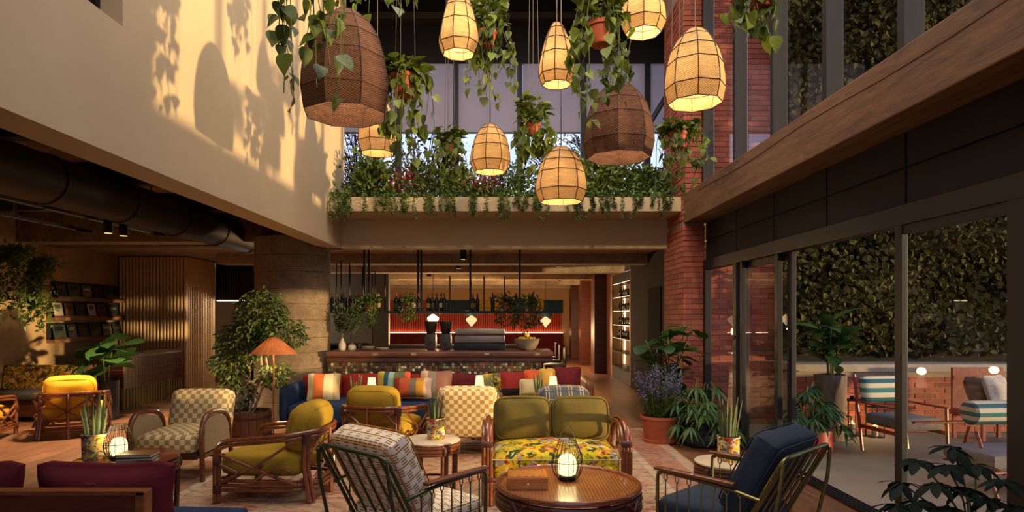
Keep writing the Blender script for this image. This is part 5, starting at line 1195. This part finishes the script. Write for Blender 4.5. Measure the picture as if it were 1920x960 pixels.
def pothos(px, py, d, width, drop, n, label, up=.12, size=.115, pot=True, potr=.13, seed=1, chains=True, vines=11, spread=.6):
    """heart-leaved trailing plant in a hanging terracotta pot; the pixel is the pot rim"""
    r = random.Random(seed); p = PD(px, py, d)
    t = thing('hanging_pothos', p, label, 'plant'); n = min(298, int(n * 2.35)); size *= 1.03; potr *= .7; vines += 5
    if pot:
        MB().lathe([(potr * .62, -potr * 1.5), (potr * .68, -potr * 1.52), (potr, -.02), (potr * 1.1, -.02), (potr * 1.1, .02), (potr * .9, .02), (potr * .88, -.03), (0.01, -.03)], 24, cap=False).build('pot', TERRA, t, smooth=40)
        MB().lathe([(.01, -potr * 1.56), (potr * .8, -potr * 1.56), (potr * .86, -potr * 1.42), (potr * .8, -potr * 1.42), (.01, -potr * 1.5)], 24, cap=False).build('saucer', TERRA, t, smooth=40)
        for k in range(3):
            a = 2.1 * k + .4
            MB().tube([(potr * math.cos(a), potr * math.sin(a), 0), (potr * .25 * math.cos(a), potr * .25 * math.sin(a), 7.95 - p.z)], .0035, 5).build('hanger_cord', CORD, t)
    vb = MB(); pts_all = []
    for i in range(vines):
        a = 2 * math.pi * i / vines + r.uniform(-.3, .3); R0 = width / 2 * r.uniform(.35, 1); L = drop * r.uniform(.35, 1)
        x, y = math.cos(a) * R0, math.sin(a) * R0 * .75
        pts = cr([(x * .2, y * .2, .0), (x * .6, y * .6, up * r.uniform(.4, 1)), (x, y, -.04), (x * 1.06 + r.uniform(-.04, .04), y, -L * .5), (x + r.uniform(-.07, .07), y + r.uniform(-.05, .05), -L)], 6)
        vb.tube(pts, .0035, 4); pts_all.append(pts)
    vb.build('vine', STEM, t)
    for i in range(n):
        pts = pts_all[i % vines]; f = r.random() ** .85
        if i < n * .34:
            a = r.uniform(0, 6.28); R0 = width * .32 * math.sqrt(r.random()); q = Vector((R0 * math.cos(a), R0 * math.sin(a), up * r.uniform(.2, 1.1))); dr = Vector((math.cos(a), math.sin(a), r.uniform(-.3, .5)))
        else:
            q = pts[min(len(pts) - 1, 2 + int(f * (len(pts) - 2)))] + Vector((r.uniform(-.035, .035), r.uniform(-.035, .035), r.uniform(-.03, .03)))
            dr = Vector((r.uniform(-.55, .55), r.uniform(-.7, .25), r.uniform(-1.1, -.35)))
        leaf_obj(HEART[r.random() < .3], t, q, dr, size * r.uniform(.6, 1.15), r.uniform(-.9, .9))
    return t
pothos(580, -120, 4.3, .62, 1.12, 126, 'leafy pothos hanging at the top left before the dark woven lamp', size=.13, seed=2, potr=.16)
pothos(735, -85, 5.6, .6, .56, 46, 'pothos tips hanging down at the top edge right of the dark lamp', size=.14, seed=3)
pothos(757, 145, 6.0, .62, 1.06, 110, 'pothos in a terracotta pot beside the large dark woven lamp', seed=4, size=.12, potr=.17)
pothos(914, 62, 6.9, .60, .74, 105, 'pothos hanging between two glowing lamps at top centre', seed=5, up=.38, potr=.14)
pothos(1128, 48, 5.7, .64, .88, 125, 'large pothos hanging above the second dark woven lamp', seed=6, up=.36, potr=.17)
pothos(1425, -20, 4.4, .40, .40, 44, 'pothos hanging in front of the upper right windows', seed=7, size=.12, potr=.13)
pothos(1272, 252, 7.4, .62, .88, 105, 'pothos in a terracotta pot hanging by the brick pier', seed=8, potr=.15, size=.105)
pothos(1000, 235, 7.7, .60, .66, 115, 'dense bushy pothos hanging left of the lowest pale lamp', seed=9, up=.30, potr=.12, size=.12)
pothos(842, 275, 8.4, .52, .48, 84, 'small bushy pothos hanging just above the balcony planter', seed=10, up=.22, potr=.12, size=.11)

# woven pendant lamps
def pendant(px, ytop, ybot, d, wpx, m, wire, label, lit, taper=.82, shape=0, power=9, group=None):
    w_ = wpx * d / F / 2; zt = EYE - (ytop - VY) * d / F; zb = EYE - (ybot - VY) * d / F; Hh = zt - zb
    t = thing('woven_pendant_lamp', ((px - VX) * d / F, d, zb), label, 'lamp', group)
    prof = ([(taper + .03, 0), (1.0, .20), (.985, .34), (.92, .52), (.78, .72), (.54, .88), (.3, .97), (.14, 1)] if shape == 0 else
            [(.78, 0), (.98, .15), (1.0, .24), (.86, .48), (.66, .72), (.42, .9), (.22, .99), (.1, 1)])
    n = 8; a0 = math.pi / 8 + .2
    vs = [(w_ * r * math.cos(a0 + 2 * math.pi * k / n), w_ * r * math.sin(a0 + 2 * math.pi * k / n), Hh * z) for r, z in prof for k in range(n)]
    fs = [(i * n + k, i * n + (k + 1) % n, (i + 1) * n + (k + 1) % n, (i + 1) * n + k) for i in range(len(prof) - 1) for k in range(n)] + [tuple((len(prof) - 1) * n + k for k in range(n))]
    MB().add(vs, fs).build('lamp_shade', m, t)
    for k in range(n): MB().tube([(1.004 * vs[i * n + k][0], 1.004 * vs[i * n + k][1], vs[i * n + k][2]) for i in range(len(prof))], .0045, 5).build('rib', wire, t)
    for i in (0, 1, 3, 4, 5): MB().tube([(1.004 * vs[i * n + k][0], 1.004 * vs[i * n + k][1], vs[i * n + k][2]) for k in range(n)], .0048, 5, True).build('hoop', wire, t)
    MB().tube([(0, 0, Hh), (0, 0, 7.95 - zb)], .006, 5).build('cord', CORD, t); MB().lathe([(.05, 0), (.05, .04)], 14).build('ceiling_rose', BLACK, t, (0, 0, 7.94 - zb))
    MB().lathe([(.008, -.05), (.03, -.035), (.04, 0), (.03, .035), (.015, .06)], 14).build('bulb', BULB if lit else mat('unlit_bulb', 'b0a48c', None, .3), t, (0, 0, Hh * .55), smooth=True)
    l = bpy.data.lights.new('pendant_light', 'POINT'); l.energy = power; l.color = (1, .78, .5); l.shadow_soft_size = .05
    o = bpy.data.objects.new('pendant_light', l); COL.objects.link(o); o.parent = t; o.location = (0, 0, Hh * .55 - .10)
RIBW = mat('lamp_rib_wire', '2c170c', '3a2010', .7)
pendant(648, 20, 216, 5.2, 166, WICKD, RIBW, 'largest dark brown woven pendant lamp, left of centre', False, .9, power=16)
pendant(1160, 155, 296, 6.7, 130, WICKD, RIBW, 'second dark brown woven pendant lamp, right of centre', False, .88, power=16)
pendant(860, -20, 102, 6.0, 77, WICKL, RIBW, 'glowing pale woven lamp cut off at the top centre', True, .82, 1, power=11)
pendant(1044, 43, 159, 6.1, 69, WICKL, RIBW, 'slim conical glowing woven lamp right of centre', True, .8, 1, power=10)
pendant(1206, -40, 62, 6.0, 84, WICKL, RIBW, 'glowing woven lamp cut off at the top edge near the pier', True, .75, power=11)
pendant(1303, 54, 194, 5.4, 111, WICKL, RIBW, 'large glowing woven lamp nearest the timber beam', True, .86, power=14)
pendant(919, 233, 323, 7.8, 76, WICKL, RIBW, 'small glowing woven lamp left of the bushy hanging plant', True, .74, power=10)
pendant(1052, 275, 379, 6.9, 96, WICKL, RIBW, 'lowest glowing woven lamp, in front of the planter edge', True, .8, power=11.5)
pendant(708, 185, 288, 8.2, 76, WICKL, RIBW, 'glowing woven lamp half hidden behind hanging leaves on the left', True, .8, power=10)

# balcony planting
def cloud(name, px, py, d, wd, ht, n, size, m, label, cat, group=None, dp=.3, trunk=True, up=.4, ratio=.55):
    p = PD(px, py, d); t = thing(name, p, label, cat, group)
    C_ = np.column_stack([nr.normal(0, wd / 3.2, n), nr.normal(0, dp / 2.5, n), np.clip(nr.beta(1.7, 1.9, n), 0, 1) * ht]); D_ = np.column_stack([C_[:, 0] * 2.5, C_[:, 1] * 2 - .3, np.full(n, up)])
    stuff(inst('foliage', leaves('foliage', C_, D_, size, m, ratio), t))
    if trunk:
        b = MB()
        for i in range(6): b.tube(cr([(rnd.uniform(-.03, .03), 0, 0), (rnd.uniform(-.1, .1) * wd, rnd.uniform(-.05, .05), ht * .45), (rnd.uniform(-.4, .4) * wd, rnd.uniform(-.1, .1), ht * .85)], 3), .006, 4)
        b.build('stem', STEM, t)
    return t
n = 5200
C = np.column_stack([nr.uniform(XL + .06, XR - .1, n), nr.uniform(9.46, 10.6, n), 3.43 + np.abs(nr.normal(0, .13, n))]); D = np.column_stack([nr.normal(0, .5, n), nr.normal(-.4, .4, n), nr.uniform(-.2, .9, n)])
stuff(tag(inst('ground_cover', leaves('ground_cover', C, D, .085, LEAFH, .5)), 'low green ground cover filling the balcony planter', 'plants'))
for i in range(15):
    px = 632 + i * 43 + rnd.uniform(-14, 14); p = PD(px, 372, 9.42)
    t = thing('trailing_plant', p, '%s fine green trailer from the left hanging over the planter edge' % ORD[i], 'plant', 'trailers over the planter edge')
    b = MB(); C_ = []; D_ = []
    for k in range(5):
        x = rnd.uniform(-.16, .16); L = rnd.uniform(.08, .34); pts = cr([(x * .6, .12, .08), (x, -.03, .04), (x + rnd.uniform(-.03, .03), -.05, -L * .5), (x + rnd.uniform(-.05, .05), -.045, -L)], 4); b.tube(pts, .0025, 4)
        for q in pts: C_ += [(q.x + rnd.uniform(-.02, .02), q.y + rnd.uniform(-.03, 0), q.z) for _ in range(5)]; D_ += [(rnd.uniform(-1, 1), -.4, -.3) for _ in range(5)]
    b.build('vine', STEM, t); stuff(inst('foliage', leaves('foliage', C_, D_, .042, LEAFH, .6), t))
PAL = m_leaf('pale_shrub_leaf', '2a3c16', '7c8838', .3, ns=2.5)
for px, w_, h_, m, lab, sz in ((690, .45, .75, LEAFH, 'dark leafy shrub at the left end of the balcony planter', .09), (705, .4, .5, PAL, 'pale broad-leaved shrub near the left end of the balcony planter', .13), (762, .55, .42, REDFL, 'red flowering shrub in the balcony planter below the terracotta pot', .06), (800, .5, .6, LEAFH, 'rounded green shrub left of centre in the balcony planter', .08), (850, .5, .4, PAL, 'yellow-green shrub in the balcony planter below the small pothos', .10), (905, .5, .32, REDFL, 'low reddish shrub behind the small glowing lamp', .06), (965, .6, .5, LEAFH, 'green shrub at the middle of the balcony planter', .08), (1120, .6, .7, PAL, 'broad light green shrub below the second dark lamp', .12), (1160, .5, .55, LEAFH, 'dark green shrub right of centre in the balcony planter', .09), (1200, .4, .5, LEAFH, 'small shrub by the right end of the balcony planter', .08), (1236, .4, .45, LEAFH, 'shrub at the right end of the balcony planter under the pot', .08)):
    cloud('planter_shrub', px, 366, 9.9, w_, h_, 420, sz, m, lab, 'shrub')
for k, (px, d, w_, h_) in enumerate(((672, 15.5, 1.6, 2.6), (790, 15, 2.4, 2.4), (1120, 15.5, 2.6, 2.5), (905, 18, 2, 1.5), (1040, 17, 1.8, 1.9))):
    p = PD(px, 400, d); p.z -= 3.2; t = thing('garden_tree', (p.x, d, 3.2), ('twiggy russet tree outside the left back window', 'tree outside behind the terracotta pothos pot', 'tree outside behind the second dark lamp', 'low tree outside the middle back window', 'tree outside behind the lowest pale lamp')[k], 'tree')
    b = MB(); C_ = []; D_ = []; zt = p.z + h_
    b.tube([(0, 0, .03), (.05, 0, p.z * .6 + .1), (0, 0, p.z + .5)], [.12, .09, .05], 7)
    for i in range(46):
        a = rnd.uniform(0, 6.28); R0 = w_ / 2 * rnd.uniform(.3, 1); z1 = p.z + rnd.uniform(.45, h_)
        pts = cr([(0, 0, p.z * .8 + rnd.uniform(0, .6)), (R0 * .5 * math.cos(a), R0 * .5 * math.sin(a), z1 - .4), (R0 * math.cos(a), R0 * math.sin(a), z1)], 3); b.tube(pts, .012, 4)
        for q in pts[1:]: C_ += [(q.x + rnd.gauss(0, .13), q.y + rnd.gauss(0, .13), q.z + rnd.gauss(0, .13)) for _ in range(3)]; D_ += [(rnd.uniform(-1, 1), rnd.uniform(-1, 1), -.2) for _ in range(3)]
    b.build('trunk', mat('dark_bark', '2a2220', '3a2e2a', .9), t); stuff(inst('foliage', leaves('foliage', C_, D_, .11, LEAFI if k else REDFL), t))

# fig tree in the half barrel
t = thing('weeping_fig', (-3.45, 8.24, .016), 'weeping fig tree with pale stems in a half-barrel planter', 'plant')
for i in range(20):
    a = 2 * math.pi * i / 20
    MB().box(-.046, .046, -.012, .012, 0, .36).build('stave', m_wood('barrel_oak', '4a2814', '6e4424', 'Z', 2, .6) if i == 0 else MATS['barrel_oak'], t, (.30 * math.cos(a), .30 * math.sin(a), 0), rot=(0, 0, a + math.pi / 2))
for z in (.06, .29): MB().lathe([(.317, -.02), (.321, -.015), (.321, .015), (.317, .02)], 32, cap=False).build('hoop', RATBIND, t, (0, 0, z), smooth=40)
MB().lathe([(.01, .31), (.285, .31)], 24, cap=False).build('soil', SOIL, t); MB().lathe([(.01, .02), (.285, .02), (.285, .31)], 24, cap=False).build('liner', SOIL, t)
r = random.Random(4)
C_ = []; D_ = []
for (bx0, pts) in ((0, [(-.1, 0, .3), (-.12, .0, .62), (-.16, 0, .9), (-.14, .03, 1.25)]), (1, [(.02, .02, .3), (.10, .03, .6), (.2, 0, .85), (.18, .03, 1.1), (.2, .05, 1.5)]), (2, [(.05, .06, .3), (.16, .08, .6), (.24, .1, .9), (.1, .1, 1.6)])):
    MB().tube(cr(pts, 5), .017, 7).build('trunk', BARK, t, smooth=True)
for (cx, cz, rx, rz_, k) in ((.20, 1.66, .32, .34, 1000), (-.02, 1.28, .38, .28, 800), (.46, 1.40, .34, .24, 560), (-.20, .98, .26, .2, 420), (-.12, .62, .22, .22, 260), (.38, .86, .2, .16, 260), (.12, 1.45, .3, .3, 420)):
    q = nr.normal(0, 1, (k, 3)); q /= np.linalg.norm(q, axis=1)[:, None]; q *= (nr.uniform(.25, 1, k) ** .45)[:, None]
    C_ += [(cx + a * rx, b * .3, cz + c * rz_) for a, b, c in q]; D_ += [(a, b - .3, c * .3 - .7) for a, b, c in q]
stuff(inst('foliage', leaves('foliage', C_, D_, .075, LEAFF, .5, .25, .4), t))
b = MB()
for i in range(0, len(C_), 42): b.tube(cr([(.05, 0, min(1.3, max(.75, C_[i][2] - .25))), ((C_[i][0]) * .6, C_[i][1] * .5, C_[i][2] - .06), C_[i]], 3), .004, 4)
b.build('twig', BARK, t)

# fiddle-leaf plant in a tall planter beside the banquette
def big_leaf_plant(name, loc, label, stems, me, size, n, pot_m, potprof, pot_name='pot', seed=3, base_z=.5, elev=(.1, .9)):
    r = random.Random(seed); t = thing(name, loc, label, 'plant')
    MB().lathe(potprof, 28, cap=False).build(pot_name, pot_m, t, smooth=40); zt = max(z for _, z in potprof)
    MB().lathe([(.005, zt - .04), (potprof[-1][0] * .98, zt - .04)], 20, cap=False).build('soil', SOIL, t)
    for i in range(stems[0]):
        a = 6.28 * i / stems[0] + .5; R0 = stems[1] * r.uniform(.6, 1.0); L = stems[2] * r.uniform(.75, 1.05)
        pts = cr([(.03 * math.cos(a), .03 * math.sin(a), zt - .05), (R0 * .4 * math.cos(a), R0 * .4 * math.sin(a), zt + L * .5), (R0 * math.cos(a), R0 * math.sin(a), zt + L)], 6)
        MB().tube(pts, .009, 6).build('stem', STEM, t, smooth=True)
        for k in range(n):
            f = base_z + (1 - base_z) * (k + r.random()) / n; q = pts[min(len(pts) - 1, int(f * (len(pts) - 1)))]
            b_ = k * 2.4 + a + r.uniform(-.4, .4)
            leaf_obj(me, t, q, (math.cos(b_), math.sin(b_), r.uniform(*elev)), size * r.uniform(.75, 1.1), r.uniform(-.4, .4))
    return t
DKPOT = mat('charcoal_planter', '1e1c20', '28262a', .7, bs=40, bstr=.1)
big_leaf_plant('fiddle_leaf_fig', (-6.32, 9.75, 0), 'fiddle-leaf fig with broad glossy leaves in a tall dark planter', (3, .2, .72), FIDDLE, .46, 8, DKPOT, [(.02, 0), (.17, 0), (.18, .02), (.19, .60), (.175, .62), (.165, .58)], 'planter', 3, .35, (-.5, .7))
big_leaf_plant('dark_leaf_fig', (2.33, 8.58, 0), 'tall dark large-leaved plant in front of the brick pier', (5, .36, 1.22), FIDDLE, .31, 13, DKPOT, [(.02, 0), (.2, 0), (.22, .02), (.25, .36), (.235, .37), (.22, .33)], 'pot', 6, .3, (-.3, .7))
# lavender in terracotta
p = P(1236, 829); p.z = .016; t = thing('potted_lavender', p, 'lavender bush in a wide terracotta pot by the rug edge', 'plant')
MB().lathe([(.02, 0), (.215, 0), (.215, .035), (.19, .04), (.235, .30), (.245, .30), (.245, .335), (.225, .335), (.215, .29)], 30, cap=False).build('pot', TERRA, t, smooth=30); MB().lathe([(.01, .29), (.215, .29)], 24, cap=False).build('soil', SOIL, t)
C_ = []; D_ = []; C2 = []; D2 = []; b = MB()
for i in range(110):
    a = rnd.uniform(0, 6.28); R0 = .36 * math.sqrt(rnd.random()); L = rnd.uniform(.3, .68); e = Vector((R0 * math.cos(a), R0 * math.sin(a) * .8, .3 + L)); s0 = Vector((e.x * .45, e.y * .45, .29)); b.tube([s0, (s0 + e) / 2 + Vector((e.x * .1, e.y * .1, 0)), e], .0022, 3)
    for q in range(9): f = rnd.uniform(0, .7); v = s0.lerp(e, f); C_.append(tuple(v)); D_.append((rnd.uniform(-.7, .7), rnd.uniform(-.7, .7), .8))
    for q in range(14): f = rnd.uniform(.68, 1.02); v = s0.lerp(e, f); C2.append(tuple(v)); D2.append((rnd.uniform(-1, 1), rnd.uniform(-1, 1), .5))
b.build('stem', STEM, t); stuff(inst('foliage', leaves('foliage', C_, D_, .07, LEAFH, .18), t)); stuff(inst('bloom', leaves('bloom', C2, D2, .028, LAVEN, .7), t))
# palm-like bush in the black pot, another in a red drum on the patio
def hand_plant(loc, label, pot_m, pr, ph, R0, n, ht, seed, size=.2):
    r = random.Random(seed); t = thing('umbrella_leaf_bush', loc, label, 'plant')
    MB().lathe([(.02, 0), (pr * .92, 0), (pr, .02), (pr, ph), (pr * .92, ph), (pr * .9, ph - .05)], 28, cap=False).build('pot', pot_m, t, smooth=30); MB().lathe([(.01, ph - .05), (pr * .92, ph - .05)], 20, cap=False).build('soil', SOIL, t)
    b = MB()
    for i in range(n):
        a = r.uniform(0, 6.28); R1 = R0 * math.sqrt(r.random()); z = ph + ht * (1 - .75 * (R1 / R0) ** 2) * r.uniform(.45, 1) - .2 * (R1 / R0) ** 2
        e = Vector((R1 * math.cos(a), R1 * math.sin(a), z)); b.tube(cr([(e.x * .15, e.y * .15, ph - .06), (e.x * .55, e.y * .55, max(z, ph) + .04), e], 3), .004, 4)
        for k in range(6):
            b_ = a + (k - 2.5) * .55
            leaf_obj(LANCE, t, e, (math.cos(b_), math.sin(b_), r.uniform(-.7, -.1)), size * r.uniform(.8, 1.15), r.uniform(-.3, .3))
    b.build('stem', STEM, t)
hand_plant(P(1312, 833), 'fingered-leaf bush in a round black pot beside the lavender', mat('black_glazed_pot', '15181a', None, .25), .25, .30, .46, 46, .55, 3, .25)
hand_plant(P(1520, 843), 'fingered-leaf bush in a red metal drum outside the door', mat('red_drum', '7a1a1a', '8a2222', .4), .24, .36, .38, 44, .48, 5, .22)
big_leaf_plant('broad_leaf_plant', (4.36, 8.18, .0), 'arching broad-leaved plant in a tall wooden tub outside the door', (5, .22, .75), OVAL, .42, 7, mat('weathered_wood_tub', '4a3c30', '6a5848', .8, ns=20, stretch=(1, 1, .2)), [(.02, 0), (.17, 0), (.18, .02), (.20, .86), (.185, .87), (.17, .83)], 'tub', 9, .3, (-.2, 1.2))
# umbrella plant in the right foreground
r = random.Random(12); t = thing('umbrella_plant', (2.55, 3.32, 0), 'dark umbrella plant in the lower right corner', 'plant')
MB().lathe([(.02, 0), (.19, 0), (.2, .02), (.23, .40), (.215, .41), (.2, .37)], 28, cap=False).build('pot', DKPOT, t, smooth=30); MB().lathe([(.01, .37), (.205, .37)], 20, cap=False).build('soil', SOIL, t)
SCH = leaf_mesh('leaf', [(0, .012), (.12, .1), (.4, .2), (.7, .2), (.9, .11), (1, .01)], m_leaf('umbrella_leaf', '080e08', '16201a', .05, .6, spec=.08), .15, .35)
for i, (px, py, dd) in enumerate(((1785, 838, 3.3), (1722, 862, 3.4), (1690, 905, 3.35), (1775, 872, 3.2), (1830, 872, 3.45), (1880, 900, 3.5), (1755, 905, 3.1), (1815, 915, 3.15), (1860, 935, 3.2), (1720, 940, 3.25), (1680, 945, 3.2), (1780, 950, 3.05), (1840, 965, 3.0), (1905, 950, 3.4), (1740, 985, 3.05))):
    e = PD(px, py, dd) - Vector((2.55, 3.32, 0)); e.x = min(e.x, .38)
    MB().tube(cr([(r.uniform(-.05, .05), r.uniform(-.05, .05), .36), (e.x * .4, e.y * .4, e.z * .75), e], 5), .005, 5).build('stem', STEM, t, smooth=True)
    for k in range(8):
        a = k * .785 + r.uniform(-.15, .15); leaf_obj(SCH, t, e, (math.cos(a), math.sin(a), r.uniform(-.45, .15)), .125 * r.uniform(.85, 1.15), r.uniform(-.3, .3))
# snake plants in painted pots
def snake(loc, label, pr=.075, ph=.17, hb=.30, n=13, seed=1):
    r = random.Random(seed); t = thing('snake_plant', loc, label, 'plant')
    MB().lathe([(.01, 0), (pr * .92, 0), (pr * .95, .01), (pr, ph - .012), (pr * 1.05, ph - .01), (pr * 1.05, ph), (pr * .95, ph), (pr * .93, ph - .03)], 26, cap=False).build('painted_pot', POTPRINT, t, smooth=30)
    MB().lathe([(.005, ph - .025), (pr * .94, ph - .025)], 18, cap=False).build('soil', SOIL, t)
    for i in range(n):
        a = 2.4 * i; R0 = pr * .7 * math.sqrt(i / n)
        leaf_obj(BLADE, t, (R0 * math.cos(a), R0 * math.sin(a), ph - .03), (math.cos(a) * .16 * (R0 / pr + .3), math.sin(a) * .16 * (R0 / pr + .3), 1), hb * r.uniform(.6, 1.1), r.uniform(-3, 3))
snake(T3 + Vector((-.24, -.03, .481)), 'snake plant in a yellow painted pot on the dark round table', .095, .20, .34, 13, 1)
snake(T1 + Vector((.04, .02, .501)), 'snake plant in a floral painted pot on the near stone side table', .085, .19, .25, 16, 2)
snake(T2 + Vector((.03, .03, .481)), 'snake plant in a painted pot beside the slate blue chair', .085, .19, .32, 14, 3)
snake(T4 + Vector((-.06, -.02, .451)), 'snake plant in a pot with red medallion by the navy sofa', .075, .16, .28, 12, 4)
snake(T5 + Vector((.07, .0, .501)), 'snake plant behind the rear checkered armchair', .06, .13, .26, 12, 5)
snake(T6 + Vector((-.09, .0, .501)), 'snake plant above the plaid cushion', .06, .13, .28, 12, 6)
# ivy pots hanging on the left wing ceiling
for k, (px, py, d, wd, dr) in enumerate(((28, 500, 8.6, .62, .85), (84, 520, 9.2, .4, .78))):
    p = PD(px, py, d)
    t = trailing('hanging_ivy', p, wd, dr, 1300 - 400 * k, ('large ivy hanging in a terracotta pot at the left edge', 'ivy hanging in a terracotta pot beside the magazine shelves')[k], size=.075, vines=16 - 4 * k)
    for a in (.3, 2.4, 4.5): MB().tube([(.09 * math.cos(a), .09 * math.sin(a), .15), (0, 0, 3.44 - p.z)], .003, 4).build('hanger_cord', CORD, t)
